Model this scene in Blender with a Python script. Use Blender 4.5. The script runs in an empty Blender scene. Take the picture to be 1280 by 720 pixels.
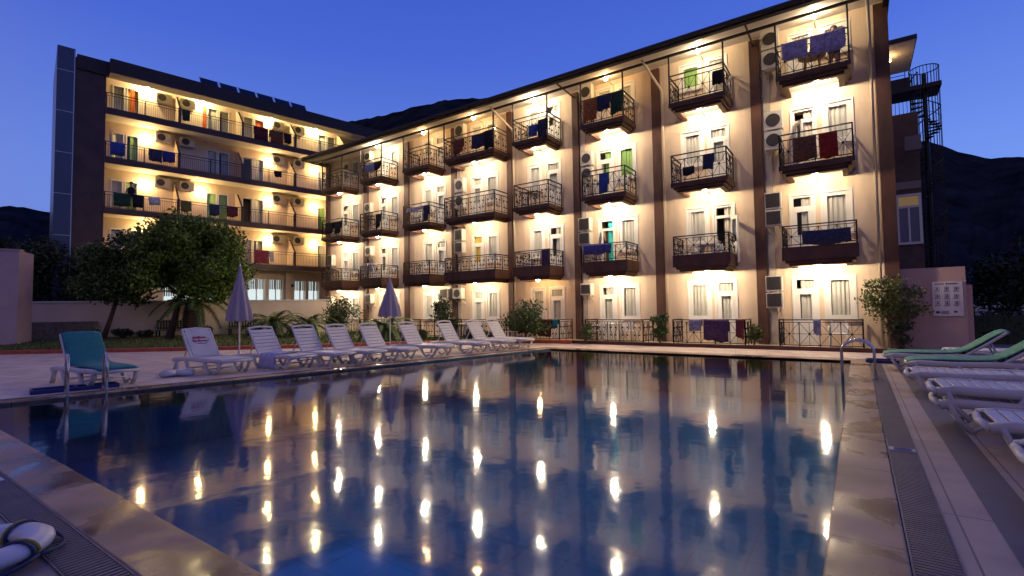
import bpy, math, random
from mathutils import Vector, Matrix
random.seed(7)
R = math.radians
S = bpy.context.scene
COL = S.collection

# ------------------------------------------------------------------ camera, sky, exposure
cam_d = bpy.data.cameras.new("camera")
cam = bpy.data.objects.new("camera", cam_d)
COL.objects.link(cam)
cam_d.sensor_width = 36.0
cam_d.lens = 17.434
cam_d.clip_start = 0.05
cam_d.clip_end = 5000
F_ = Vector((-0.5710625, 0.81975983, 0.04337564)).normalized()
YAW, ROLL = 0.60835, -0.013849
R0 = Vector((F_.y, -F_.x, 0)).normalized()
U0 = R0.cross(F_)
Rc = R0 * math.cos(ROLL) + U0 * math.sin(ROLL)
Uc = -R0 * math.sin(ROLL) + U0 * math.cos(ROLL)
cam.matrix_world = Matrix(((Rc.x, Uc.x, -F_.x, 0), (Rc.y, Uc.y, -F_.y, 0), (Rc.z, Uc.z, -F_.z, 1.4), (0, 0, 0, 1)))
S.camera = cam

world = bpy.data.worlds.new("World")
S.world = world
world.use_nodes = True
wn = world.node_tree
sky = wn.nodes.new('ShaderNodeTexSky')
sky.sky_type = 'NISHITA'
sky.sun_disc = False
sky.sun_elevation = R(-2.5)          # just after sunset: the last glow is ahead, behind the hills
sky.sun_rotation = R(28)
sky.ozone_density = 3.0
sky.dust_density = 0.6
tint = wn.nodes.new('ShaderNodeMix'); tint.data_type = 'RGBA'; tint.blend_type = 'MULTIPLY'
tint.inputs['Factor'].default_value = 1.0
tint.inputs['B'].default_value = (0.55, 0.6, 0.55, 1)
wn.links.new(sky.outputs[0], tint.inputs['A'])
wtc = wn.nodes.new('ShaderNodeTexCoord')           # blue hour: deep blue overhead, paler towards the horizon
wsep = wn.nodes.new('ShaderNodeSeparateXYZ')
wn.links.new(wtc.outputs['Generated'], wsep.inputs[0])
wr = wn.nodes.new('ShaderNodeValToRGB')
wr.color_ramp.elements[0].position = 0.0; wr.color_ramp.elements[0].color = (0.15, 0.25, 0.68, 1)
wr.color_ramp.elements[1].position = 1.0; wr.color_ramp.elements[1].color = (0.012, 0.032, 0.30, 1)
for p_, c_ in ((0.22, (0.125, 0.225, 0.70, 1)), (0.45, (0.056, 0.120, 0.60, 1)), (0.66, (0.03, 0.075, 0.51, 1))):
    e_ = wr.color_ramp.elements.new(p_); e_.color = c_
wn.links.new(wsep.outputs['Z'], wr.inputs[0])
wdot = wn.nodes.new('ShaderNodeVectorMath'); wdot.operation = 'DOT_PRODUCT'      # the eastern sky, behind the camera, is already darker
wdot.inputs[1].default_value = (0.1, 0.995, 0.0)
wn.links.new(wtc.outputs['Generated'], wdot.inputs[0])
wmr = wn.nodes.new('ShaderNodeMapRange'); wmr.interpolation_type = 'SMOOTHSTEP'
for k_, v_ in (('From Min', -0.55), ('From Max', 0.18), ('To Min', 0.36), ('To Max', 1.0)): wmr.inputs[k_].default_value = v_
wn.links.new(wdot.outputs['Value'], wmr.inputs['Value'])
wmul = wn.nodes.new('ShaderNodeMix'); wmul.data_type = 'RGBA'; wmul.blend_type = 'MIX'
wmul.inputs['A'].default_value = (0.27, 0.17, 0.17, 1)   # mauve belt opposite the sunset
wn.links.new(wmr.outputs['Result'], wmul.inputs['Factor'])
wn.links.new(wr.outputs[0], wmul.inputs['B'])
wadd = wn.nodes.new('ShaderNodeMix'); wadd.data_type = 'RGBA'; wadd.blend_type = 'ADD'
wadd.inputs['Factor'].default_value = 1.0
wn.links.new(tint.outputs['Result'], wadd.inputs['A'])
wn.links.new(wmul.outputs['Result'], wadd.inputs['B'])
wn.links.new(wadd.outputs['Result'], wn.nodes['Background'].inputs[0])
wn.nodes['Background'].inputs[1].default_value = 1.0

S.view_settings.view_transform = 'Standard'
S.view_settings.look = 'None'
S.view_settings.exposure = 0.0
S.view_settings.gamma = 1.0
S.render.engine = 'CYCLES'
cy = S.cycles
cy.use_denoising = True
cy.max_bounces = 8
cy.diffuse_bounces = 3
cy.glossy_bounces = 4
cy.transmission_bounces = 6
cy.transparent_max_bounces = 12
cy.sample_clamp_indirect = 4.0
cy.sample_clamp_direct = 0.0
cy.caustics_reflective = False
cy.caustics_refractive = False
cy.use_light_tree = True

LAMP = 980.0          # radiance of the wall lamps

# ------------------------------------------------------------------ materials
MATS = {}
def mat(name, base, rough=0.7, metal=0.0, var=0.0, scale=4.0, bump=0.0, bscale=40.0, spec=0.5, emit=None, es=0.0,
        island=0.0, sheen=0.0, stretch=None, base2=None, transl=0.0):
    if name in MATS:
        return MATS[name]
    m = bpy.data.materials.new(name)
    m.use_nodes = True
    nt = m.node_tree
    b = nt.nodes['Principled BSDF']
    b.inputs['Base Color'].default_value = (*base, 1)
    b.inputs['Roughness'].default_value = rough
    b.inputs['Metallic'].default_value = metal
    b.inputs['Specular IOR Level'].default_value = spec
    if emit:
        b.inputs['Emission Color'].default_value = (*emit, 1)
        b.inputs['Emission Strength'].default_value = es
    tc = nt.nodes.new('ShaderNodeTexCoord')
    vec = tc.outputs['Object']
    if stretch:
        mp = nt.nodes.new('ShaderNodeMapping')
        mp.inputs['Scale'].default_value = stretch
        nt.links.new(vec, mp.inputs[0]); vec = mp.outputs[0]
    if var > 0 or base2:
        n = nt.nodes.new('ShaderNodeTexNoise')
        n.inputs['Scale'].default_value = scale
        n.inputs['Detail'].default_value = 6
        nt.links.new(vec, n.inputs['Vector'])
        rp = nt.nodes.new('ShaderNodeValToRGB')
        rp.color_ramp.elements[0].position = 0.3
        rp.color_ramp.elements[1].position = 0.7
        c2 = base2 if base2 else tuple(min(1, c * (1 + var)) for c in base)
        c1 = base if base2 else tuple(c * (1 - var) for c in base)
        rp.color_ramp.elements[0].color = (*c1, 1)
        rp.color_ramp.elements[1].color = (*c2, 1)
        nt.links.new(n.outputs['Fac'], rp.inputs[0])
        nt.links.new(rp.outputs[0], b.inputs['Base Color'])
    if island > 0:
        g = nt.nodes.new('ShaderNodeNewGeometry')
        rp = nt.nodes.new('ShaderNodeValToRGB')
        rp.color_ramp.elements[0].color = (*[c * (1 - island) for c in base], 1)
        rp.color_ramp.elements[1].color = (*[c * (1 + island) for c in (base2 or base)], 1)
        nt.links.new(g.outputs['Random Per Island'], rp.inputs[0])
        nt.links.new(rp.outputs[0], b.inputs['Base Color'])
    if bump > 0:
        n2 = nt.nodes.new('ShaderNodeTexNoise')
        n2.inputs['Scale'].default_value = bscale
        n2.inputs['Detail'].default_value = 4
        nt.links.new(vec, n2.inputs['Vector'])
        bp = nt.nodes.new('ShaderNodeBump')
        bp.inputs['Strength'].default_value = bump
        bp.inputs['Distance'].default_value = 0.02
        nt.links.new(n2.outputs['Fac'], bp.inputs['Height'])
        nt.links.new(bp.outputs[0], b.inputs['Normal'])
    MATS[name] = m
    return m

def tile_mat(name, c1, c2, mortar, bw, bh, ms=0.006, rough=0.55, rot=0.0, bump=0.2, off=0.0, puddle=0.0, wetdark=0.55, stain=0.25, loc=(0, 0, 0), spec=0.5):
    m = bpy.data.materials.new(name)
    m.use_nodes = True
    nt = m.node_tree
    b = nt.nodes['Principled BSDF']
    tc = nt.nodes.new('ShaderNodeTexCoord')
    mp = nt.nodes.new('ShaderNodeMapping')
    mp.inputs['Rotation'].default_value = (0, 0, rot)
    mp.inputs['Location'].default_value = loc
    nt.links.new(tc.outputs['Object'], mp.inputs[0])
    br = nt.nodes.new('ShaderNodeTexBrick')
    br.offset = off
    br.inputs['Color1'].default_value = (*c1, 1)
    br.inputs['Color2'].default_value = (*c2, 1)
    br.inputs['Mortar'].default_value = (*mortar, 1)
    br.inputs['Scale'].default_value = 1.0
    br.inputs['Brick Width'].default_value = bw
    br.inputs['Row Height'].default_value = bh
    br.inputs['Mortar Size'].default_value = ms
    nt.links.new(mp.outputs[0], br.inputs['Vector'])
    n = nt.nodes.new('ShaderNodeTexNoise')
    n.inputs['Scale'].default_value = 1.7
    n.inputs['Detail'].default_value = 8
    nt.links.new(tc.outputs['Object'], n.inputs['Vector'])
    mx = nt.nodes.new('ShaderNodeMix'); mx.data_type = 'RGBA'; mx.blend_type = 'MULTIPLY'
    mx.inputs['Factor'].default_value = 1.0
    rp = nt.nodes.new('ShaderNodeValToRGB')
    rp.color_ramp.elements[0].position = 0.3; rp.color_ramp.elements[0].color = (1 - stain, 1 - stain, 1 - stain, 1)
    rp.color_ramp.elements[1].position = 0.7; rp.color_ramp.elements[1].color = (1, 1, 1, 1)
    nt.links.new(n.outputs['Fac'], rp.inputs[0])
    nt.links.new(br.outputs['Color'], mx.inputs['A'])
    nt.links.new(rp.outputs[0], mx.inputs['B'])
    col = mx.outputs['Result']
    b.inputs['Roughness'].default_value = rough
    b.inputs['Specular IOR Level'].default_value = spec
    if puddle > 0:
        n3 = nt.nodes.new('ShaderNodeTexNoise')
        n3.inputs['Scale'].default_value = 1.1
        n3.inputs['Detail'].default_value = 7
        n3.inputs['Roughness'].default_value = 0.62
        n3.inputs['Distortion'].default_value = 0.4
        nt.links.new(tc.outputs['Object'], n3.inputs['Vector'])
        r3 = nt.nodes.new('ShaderNodeValToRGB')
        r3.color_ramp.elements[0].position = 0.58 - puddle * 0.2
        r3.color_ramp.elements[1].position = 0.78 - puddle * 0.2
        nt.links.new(n3.outputs['Fac'], r3.inputs[0])
        mr = nt.nodes.new('ShaderNodeMapRange')
        mr.inputs['To Min'].default_value = rough
        mr.inputs['To Max'].default_value = 0.07
        nt.links.new(r3.outputs[0], mr.inputs[0])
        nt.links.new(mr.outputs[0], b.inputs['Roughness'])
        m2 = nt.nodes.new('ShaderNodeMix'); m2.data_type = 'RGBA'; m2.blend_type = 'MULTIPLY'
        m2.inputs['B'].default_value = (wetdark, wetdark, wetdark, 1)
        nt.links.new(r3.outputs[0], m2.inputs['Factor'])
        nt.links.new(col, m2.inputs['A'])
        col = m2.outputs['Result']
    nt.links.new(col, b.inputs['Base Color'])
    bp = nt.nodes.new('ShaderNodeBump')
    bp.inputs['Strength'].default_value = bump
    bp.inputs['Distance'].default_value = 0.01
    nb = nt.nodes.new('ShaderNodeTexNoise'); nb.inputs['Scale'].default_value = 45; nb.inputs['Detail'].default_value = 5
    nt.links.new(tc.outputs['Object'], nb.inputs['Vector'])
    hb = nt.nodes.new('ShaderNodeMath'); hb.operation = 'MULTIPLY_ADD'; hb.inputs[1].default_value = 0.22
    nt.links.new(nb.outputs['Fac'], hb.inputs[0]); nt.links.new(br.outputs['Fac'], hb.inputs[2])
    nt.links.new(hb.outputs[0], bp.inputs['Height']); bp.invert = True
    nt.links.new(bp.outputs[0], b.inputs['Normal'])
    return m

def thin_fresnel(nt, f0, normal=None, power=5.0):
    """Schlick reflectance of a surface that looks the same from both of its sides"""
    lw = nt.nodes.new('ShaderNodeLayerWeight')
    if normal is not None: nt.links.new(normal, lw.inputs['Normal'])
    pw = nt.nodes.new('ShaderNodeMath'); pw.operation = 'POWER'; pw.inputs[1].default_value = power
    lw.inputs['Blend'].default_value = 0.5
    nt.links.new(lw.outputs['Facing'], pw.inputs[0])
    ma = nt.nodes.new('ShaderNodeMath'); ma.operation = 'MULTIPLY_ADD'; ma.inputs[1].default_value = 1 - f0; ma.inputs[2].default_value = f0
    nt.links.new(pw.outputs[0], ma.inputs[0])
    return ma

def glass_mat(name, tint=(0.9, 0.93, 0.95)):
    m = bpy.data.materials.new(name); m.use_nodes = True
    nt = m.node_tree
    out = nt.nodes['Material Output']
    nt.nodes.remove(nt.nodes['Principled BSDF'])
    t = nt.nodes.new('ShaderNodeBsdfTransparent'); t.inputs[0].default_value = (*tint, 1)
    g = nt.nodes.new('ShaderNodeBsdfGlossy'); g.inputs['Roughness'].default_value = 0.02
    fr = thin_fresnel(nt, 0.04)
    mx = nt.nodes.new('ShaderNodeMixShader')
    nt.links.new(fr.outputs[0], mx.inputs[0]); nt.links.new(t.outputs[0], mx.inputs[1]); nt.links.new(g.outputs[0], mx.inputs[2])
    nt.links.new(mx.outputs[0], out.inputs[0])
    return m

def water_mat():
    m = bpy.data.materials.new('pool_water'); m.use_nodes = True
    nt = m.node_tree
    out = nt.nodes['Material Output']
    nt.nodes.remove(nt.nodes['Principled BSDF'])
    t = nt.nodes.new('ShaderNodeBsdfTransparent'); t.inputs[0].default_value = (0.22, 0.62, 0.97, 1)
    g = nt.nodes.new('ShaderNodeBsdfGlossy'); g.inputs['Roughness'].default_value = 0.068
    mx = nt.nodes.new('ShaderNodeMixShader')
    tc = nt.nodes.new('ShaderNodeTexCoord')
    n1 = nt.nodes.new('ShaderNodeTexNoise'); n1.inputs['Scale'].default_value = 3.6; n1.inputs['Detail'].default_value = 2
    n2 = nt.nodes.new('ShaderNodeTexNoise'); n2.inputs['Scale'].default_value = 9.0; n2.inputs['Detail'].default_value = 2
    nt.links.new(tc.outputs['Object'], n1.inputs['Vector']); nt.links.new(tc.outputs['Object'], n2.inputs['Vector'])
    ad = nt.nodes.new('ShaderNodeMath'); ad.operation = 'MULTIPLY_ADD'; ad.inputs[1].default_value = 0.16
    nt.links.new(n2.outputs['Fac'], ad.inputs[0]); nt.links.new(n1.outputs['Fac'], ad.inputs[2])
    bp = nt.nodes.new('ShaderNodeBump'); bp.inputs['Strength'].default_value = 1.0; bp.inputs['Distance'].default_value = 0.0019
    nt.links.new(ad.outputs[0], bp.inputs['Height'])
    nt.links.new(bp.outputs[0], g.inputs['Normal']); fr = thin_fresnel(nt, 0.04, bp.outputs[0], 3.3)
    nt.links.new(fr.outputs[0], mx.inputs[0]); nt.links.new(t.outputs[0], mx.inputs[1]); nt.links.new(g.outputs[0], mx.inputs[2])
    nt.links.new(mx.outputs[0], out.inputs[0])
    return m

M_WALL = mat('cream_render', (0.72, 0.57, 0.41), 0.85, var=0.09, scale=2.2, bump=0.15, bscale=60, stretch=(1.4, 1.4, 0.3))
M_WALL2 = mat('pale_render', (0.74, 0.60, 0.45), 0.85, var=0.06, scale=0.8, bump=0.12, bscale=60)
def weather(m, amount=0.3):
    nt = m.node_tree; b = nt.nodes['Principled BSDF']
    src = b.inputs['Base Color'].links[0].from_socket
    tc = nt.nodes.new('ShaderNodeTexCoord'); out = src
    for sc_, thr, am in (((8.0, 8.0, 0.35), 0.6, amount), ((0.9, 0.9, 0.8), 0.55, amount * 0.6)):
        mp = nt.nodes.new('ShaderNodeMapping'); mp.inputs['Scale'].default_value = sc_
        n = nt.nodes.new('ShaderNodeTexNoise'); n.inputs['Scale'].default_value = 1.0; n.inputs['Detail'].default_value = 7; n.inputs['Roughness'].default_value = 0.65
        nt.links.new(tc.outputs['Object'], mp.inputs[0]); nt.links.new(mp.outputs[0], n.inputs['Vector'])
        r = nt.nodes.new('ShaderNodeValToRGB'); r.color_ramp.elements[0].position = thr - 0.06; r.color_ramp.elements[0].color = (1, 1, 1, 1)
        r.color_ramp.elements[1].position = thr + 0.2; r.color_ramp.elements[1].color = (1 - am, 1 - am * 1.08, 1 - am * 1.15, 1)
        nt.links.new(n.outputs['Fac'], r.inputs[0])
        x = nt.nodes.new('ShaderNodeMix'); x.data_type = 'RGBA'; x.blend_type = 'MULTIPLY'; x.inputs['Factor'].default_value = 1.0
        nt.links.new(out, x.inputs['A']); nt.links.new(r.outputs[0], x.inputs['B']); out = x.outputs['Result']
    nt.links.new(out, b.inputs['Base Color'])
weather(M_WALL, 0.2); weather(M_WALL2, 0.18)
M_WHITEP = mat('white_paint', (0.78, 0.72, 0.62), 0.7, var=0.04, scale=2)
M_BROWN = mat('brown_trim', (0.085, 0.036, 0.022), 0.6, var=0.35, scale=3, stretch=(1, 1, 0.4))
M_BROWN2 = mat('brown_cladding', (0.07, 0.034, 0.026), 0.55, var=0.25, scale=1.2)
M_DARKROOF = mat('dark_fascia', (0.02, 0.015, 0.014), 0.6, var=0.2)
M_BPANEL = mat('blue_panel', (0.07, 0.08, 0.12), 0.3, metal=0.4, var=0.12, scale=0.5)
M_IRON = mat('black_iron', (0.018, 0.016, 0.015), 0.45, metal=0.3)
M_PVC = mat('white_pvc', (0.78, 0.76, 0.7), 0.4, var=0.03)
M_ROOM = mat('dark_room', (0.05, 0.04, 0.03), 0.9)
M_LITROOM = mat('lit_room', (0.5, 0.4, 0.2), 0.9, emit=(1.0, 0.66, 0.22), es=0.55, var=0.1)
M_LOBBY = mat('lit_lobby', (0.4, 0.42, 0.42), 0.9, emit=(0.78, 0.9, 0.9), es=0.95, var=0.2)
M_CURT = mat('white_curtain', (0.6, 0.56, 0.48), 0.9, var=0.08, scale=3)
M_CGREEN = mat('green_curtain', (0.32, 0.52, 0.14), 0.9, var=0.1, scale=3)
M_CRED = mat('orange_curtain', (0.62, 0.12, 0.03), 0.9, var=0.1, scale=3)
M_CYEL = mat('yellow_curtain', (0.75, 0.5, 0.08), 0.9, var=0.1, scale=3)
M_CTEAL = mat('teal_curtain', (0.05, 0.5, 0.5), 0.9, var=0.1, scale=3)
M_GLASS = glass_mat('window_glass')
M_AC = mat('ac_casing', (0.62, 0.58, 0.5), 0.5, var=0.06)
M_ACD = mat('ac_grille', (0.035, 0.03, 0.027), 0.55)
M_PIPE = mat('cream_pipe', (0.66, 0.55, 0.42), 0.5)
M_DUCT = mat('grey_duct', (0.42, 0.36, 0.3), 0.6, var=0.1)
M_LAMP = mat('lamp_globe', (1, 0.9, 0.75), 0.4, emit=(1.0, 0.75, 0.45), es=LAMP)
M_LAMPY = mat('lamp_globe_yellow', (1, 0.9, 0.7), 0.4, emit=(1.0, 0.66, 0.28), es=LAMP * 0.52)
M_LAMPT = mat('lamp_globe_top', (1, 0.9, 0.7), 0.4, emit=(1.0, 0.76, 0.36), es=LAMP * 1.15)
M_PLASTIC = mat('white_plastic', (0.6, 0.58, 0.58), 0.35, var=0.04, scale=6)
M_PLASTIC2 = mat('aged_white_plastic', (0.54, 0.52, 0.51), 0.42, var=0.08, scale=5)
M_STEEL = mat('stainless_steel', (0.62, 0.6, 0.58), 0.16, metal=1.0)
M_LEAF = mat('tree_leaf', (0.095, 0.165, 0.014), 0.55, island=0.6)
M_LEAFD = mat('dark_leaf', (0.025, 0.045, 0.012), 0.6, island=0.6)
M_LEAFY = mat('citrus_leaf', (0.085, 0.11, 0.02), 0.45, island=0.55)
M_PALM = mat('palm_leaf', (0.065, 0.11, 0.022), 0.5, island=0.5)
M_BARK = mat('bark', (0.11, 0.07, 0.045), 0.9, var=0.35, scale=12, bump=0.6, bscale=25)
M_GRASS = mat('grass', (0.05, 0.085, 0.015), 0.8, island=0.5)
M_LAWN = mat('lawn', (0.06, 0.085, 0.014), 0.95, var=0.35, scale=3)
M_KERB = mat('red_kerb', (0.42, 0.085, 0.04), 0.7, var=0.2, scale=5)
M_PLINTH = mat('red_plinth', (0.1, 0.028, 0.02), 0.6, var=0.2, scale=3)
M_TERR = mat('terrace_tile', (0.5, 0.42, 0.32), 0.5, var=0.1, scale=3)
M_SOIL = mat('soil', (0.045, 0.035, 0.026), 0.95, var=0.3, scale=5)
M_FAR = mat('far_ground', (0.04, 0.045, 0.03), 0.95, var=0.3, scale=0.2)
M_HILL = mat('hill_forest', (0.02, 0.025, 0.03), 1.0, var=0.5, scale=0.03, bump=1.0, bscale=0.1, spec=0.0)
M_BLACK = mat('black_rubber', (0.015, 0.015, 0.017), 0.6)
M_SIGN = mat('sign_panel', (0.62, 0.58, 0.6), 0.4, var=0.03)
M_INK = mat('sign_ink', (0.07, 0.05, 0.12), 0.6)
M_REDINK = mat('red_print', (0.5, 0.02, 0.04), 0.5)
M_GREYINK = mat('grey_print', (0.12, 0.12, 0.18), 0.5)
M_SKIN = mat('skin', (0.42, 0.25, 0.17), 0.6)
M_UMB = mat('umbrella_cloth', (0.33, 0.29, 0.36), 0.85, var=0.06, scale=8, bump=0.2, bscale=80)
M_WOOD = mat('bench_green', (0.045, 0.06, 0.035), 0.6, var=0.2, stretch=(1, 1, 12))
M_STONE = mat('rough_stone', (0.2, 0.16, 0.12), 0.95, var=0.3, scale=6, bump=0.5, bscale=14)
M_SOLAR = mat('solar_glass', (0.012, 0.014, 0.02), 0.15)
M_ALU = mat('aluminium', (0.5, 0.5, 0.5), 0.4, metal=0.8)

M_DECK = tile_mat('deck_tiles', (0.74, 0.59, 0.49), (0.66, 0.52, 0.43), (0.36, 0.28, 0.23), 0.6, 0.3, ms=0.008, off=0.5, rot=R(-10.8), rough=0.6, stain=0.3)
M_DECKR = tile_mat('side_tiles', (0.52, 0.40, 0.30), (0.46, 0.35, 0.27), (0.16, 0.12, 0.1), 2.2, 0.24, ms=0.006, rot=R(90), rough=0.5, stain=0.35)
M_COPE = tile_mat('coping_stone', (0.52, 0.34, 0.22), (0.47, 0.31, 0.2), (0.1, 0.07, 0.05), 1.6, 60.0, ms=0.006, rot=R(90), off=0.0, rough=0.48, puddle=0.72, wetdark=0.5, stain=0.55, loc=(0.4, 30, 0), spec=0.28)
M_GREYT = tile_mat('grey_strip', (0.13, 0.105, 0.11), (0.115, 0.095, 0.1), (0.06, 0.05, 0.05), 1.0, 60.0, ms=0.005, rot=R(90), rough=0.5, stain=0.3, loc=(0, 30, 0))
M_GRATE = mat('grate_plastic', (0.13, 0.105, 0.115), 0.5, var=0.2, scale=6)
M_DARK = mat('gutter_dark', (0.03, 0.025, 0.03), 0.9)
M_TILEB = mat('blue_tile', (0.02, 0.03, 0.2), 0.25)
M_TILEW = mat('white_tile', (0.5, 0.48, 0.52), 0.3)
M_POOL = tile_mat('pool_tiles', (0.0003, 0.23, 0.32), (0.0003, 0.21, 0.30), (0.0002, 0.15, 0.22), 0.5, 0.5, ms=0.012, rough=0.5, stain=0.2, bump=0.0)
M_WATER = water_mat()

# ------------------------------------------------------------------ mesh builder
def wm(o):
    m = o.matrix_basis.copy()
    p = o.parent
    while p:
        m = p.matrix_basis @ m
        p = p.parent
    return m

class MB:
    def __init__(s, T=None):
        s.v = []; s.f = []; s.T = T; s.mi = []
    def add(s, vs, fs):
        k = len(s.v)
        s.v += [Vector(p) for p in vs]
        s.f += [tuple(i + k for i in f) for f in fs]
        return s
    def box(s, x0, x1, y0, y1, z0, z1):
        if x0 > x1: x0, x1 = x1, x0
        if y0 > y1: y0, y1 = y1, y0
        if z0 > z1: z0, z1 = z1, z0
        return s.add([(x0,y0,z0),(x1,y0,z0),(x1,y1,z0),(x0,y1,z0),(x0,y0,z1),(x1,y0,z1),(x1,y1,z1),(x0,y1,z1)],
                     [(3,2,1,0),(4,5,6,7),(0,1,5,4),(1,2,6,5),(2,3,7,6),(3,0,4,7)])
    def quad(s, *p):
        return s.add(p, [tuple(range(len(p)))])
    def bar(s, p, q, w, h=None, up=(0,0,1)):
        h = h or w
        p = Vector(p); q = Vector(q); d = (q - p)
        if d.length < 1e-6: return s
        d.normalize(); up = Vector(up)
        if abs(d.dot(up)) > 0.95: up = Vector((1,0,0)) if abs(d.x) < 0.9 else Vector((0,1,0))
        a = d.cross(up).normalized() * (w / 2); b = a.cross(d).normalized() * (h / 2)
        vs = [p-a-b, p+a-b, p+a+b, p-a+b, q-a-b, q+a-b, q+a+b, q-a+b]
        return s.add(vs, [(3,2,1,0),(4,5,6,7),(0,1,5,4),(1,2,6,5),(2,3,7,6),(3,0,4,7)])
    def tube(s, pts, r, n=8, cap=True, flat=None):
        pts = [Vector(p) for p in pts]; m = len(pts)
        rs = r if isinstance(r, (list, tuple)) else [r] * m
        vs = []; prev = None
        for i, p in enumerate(pts):
            d = (pts[min(i+1, m-1)] - pts[max(i-1, 0)]).normalized()
            if prev is None:
                up = Vector((0,0,1)) if abs(d.z) < 0.9 else Vector((0,1,0))
                a = d.cross(up).normalized()
            else:
                a = (prev - d * prev.dot(d)).normalized()
            prev = a; b = d.cross(a)
            fa, fb = flat if flat else (1, 1)
            for k in range(n):
                t = 2 * math.pi * k / n
                vs.append(p + (a * math.cos(t) * fa + b * math.sin(t) * fb) * rs[i])
        fs = []
        for i in range(m - 1):
            for k in range(n):
                fs.append((i*n+k, i*n+(k+1) % n, (i+1)*n+(k+1) % n, (i+1)*n+k))
        if cap:
            fs.append(tuple(reversed(range(n)))); fs.append(tuple((m-1)*n+k for k in range(n)))
        return s.add(vs, fs)
    def lathe(s, prof, c=(0,0,0), n=16, fold=0.0, folds=0):
        c = Vector(c); vs = []
        for (r, z) in prof:
            for k in range(n):
                t = 2 * math.pi * k / n
                rr = r * (1 + fold * math.cos(folds * t)) if folds else r
                vs.append(c + Vector((rr * math.cos(t), rr * math.sin(t), z)))
        fs = []
        for i in range(len(prof) - 1):
            for k in range(n):
                fs.append((i*n+k, i*n+(k+1) % n, (i+1)*n+(k+1) % n, (i+1)*n+k))
        fs.append(tuple(reversed(range(n)))); fs.append(tuple((len(prof)-1)*n+k for k in range(n)))
        return s.add(vs, fs)
    def prism(s, poly, z0, z1):
        n = len(poly)
        vs = [(x, y, z0) for x, y in poly] + [(x, y, z1) for x, y in poly]
        fs = [tuple(reversed(range(n))), tuple(range(n, 2*n))] + [(i, (i+1) % n, n+(i+1) % n, n+i) for i in range(n)]
        return s.add(vs, fs)
    def sphere(s, c, r, n=10, m=7, sq=(1,1,1)):
        prof = [(max(0.001, r * math.sin(math.pi * i / m)) , -r * math.cos(math.pi * i / m)) for i in range(m + 1)]
        k = len(s.v); s.lathe(prof, (0,0,0), n)
        for i in range(k, len(s.v)):
            p = s.v[i]; s.v[i] = Vector((c[0] + p.x * sq[0], c[1] + p.y * sq[1], c[2] + p.z * sq[2]))
        return s
    def build(s, name, m, parent=None, smooth=False, world_space=True):
        vs = s.v
        if s.T is not None: vs = [s.T @ p for p in vs]
        if parent is not None and world_space:
            inv = wm(parent).inverted()
            vs = [inv @ p for p in vs]
        me = bpy.data.meshes.new(name)
        me.from_pydata([tuple(p) for p in vs], [], s.f)
        if isinstance(m, list):
            for q in m: me.materials.append(q)
            if s.mi:
                for p, i in zip(me.polygons, s.mi): p.material_index = i
        else:
            me.materials.append(m)
        if smooth:
            for p in me.polygons: p.use_smooth = True
        o = bpy.data.objects.new(name, me)
        COL.objects.link(o)
        if parent is not None: o.parent = parent
        return o

def tag(o, label=None, cat=None, group=None, kind=None):
    if label: o['label'] = label
    if cat: o['category'] = cat
    if group: o['group'] = group
    if kind: o['kind'] = kind
    return o
def empty(name, loc=(0,0,0), rz=0.0, label=None, cat=None, group=None):
    o = bpy.data.objects.new(name, None); COL.objects.link(o)
    o.empty_display_size = 0.2
    o.location = loc; o.rotation_euler = (0, 0, rz)
    return tag(o, label, cat, group)
def struct(o): o['kind'] = 'structure'; return o
KIDS = {}
def copy_tree(o, parent=None):
    c = o.copy(); COL.objects.link(c)
    if parent is not None: c.parent = parent
    for ch in [x for x in bpy.data.objects if x.parent == o]:
        copy_tree(ch, c)
    return c
def bevel(o, w=0.01, seg=2):
    b = o.modifiers.new('bevel', 'BEVEL'); b.width = w; b.segments = seg; b.limit_method = 'ANGLE'
    return o

# ------------------------------------------------------------------ terrain
g = MB(); g.quad((-3000,-3000,-2.2),(3000,-3000,-2.2),(3000,3000,-2.2),(-3000,3000,-2.2))
struct(g.build('terrain', M_FAR))

def hills():
    prof = [(-180,5),(-130,6),(-100,8),(-84,8.9),(-81,9.0),(-79.6,9.1),(-77.9,8.85),(-74,10),(-66,14),(-58,18.5),(-54,20.0),(-51.9,20.6),
            (-49.3,21.3),(-46,22.4),(-42.5,23.2),(-38.3,23.5),(-36,23.4),(-34.1,24.1),(-25,24.5),(-12,21),(0,16.5),(6.3,13.9),(7.7,12.8),(9.2,12.15),
            (11.5,11.6),(20,10),(40,8),(80,7),(120,6),(180,5)]
    def el(a):
        for (a0, e0), (a1, e1) in zip(prof, prof[1:]):
            if a0 <= a <= a1: return e0 + (e1 - e0) * (a - a0) / (a1 - a0)
        return 5
    rng = random.Random(3)
    rows = 16; N = 900
    jag = []; v = 0.0
    for i in range(N): 
        v = v * 0.72 + rng.uniform(-1, 1) * 0.09; jag.append(v)
    mb = MB(); vs = []
    for i in range(N):
        a = -180 + 360 * i / N
        d1 = 900 + 120 * math.sin(a * 0.09) + 60 * math.sin(a * 0.31)
        H = d1 * math.tan(R(el(a) + jag[i]))
        for j in range(rows):
            t = j / (rows - 1)
            d = 300 + (d1 - 300) * t
            z = -2.5 + (H + 2.5) * (t ** 1.35) + (math.sin(a * 1.7 + j * 2.1) + rng.uniform(-1, 1)) * 5 * t * (1 - t) * 2
            vs.append((d * math.sin(R(a)), d * math.cos(R(a)), z))
    fs = []
    for i in range(N):
        for j in range(rows - 1):
            k = ((i + 1) % N) * rows
            fs.append((i*rows+j, k+j, k+j+1, i*rows+j+1))
    mb.add(vs, fs)
    return struct(mb.build('hills', M_HILL))
hills()

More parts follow.
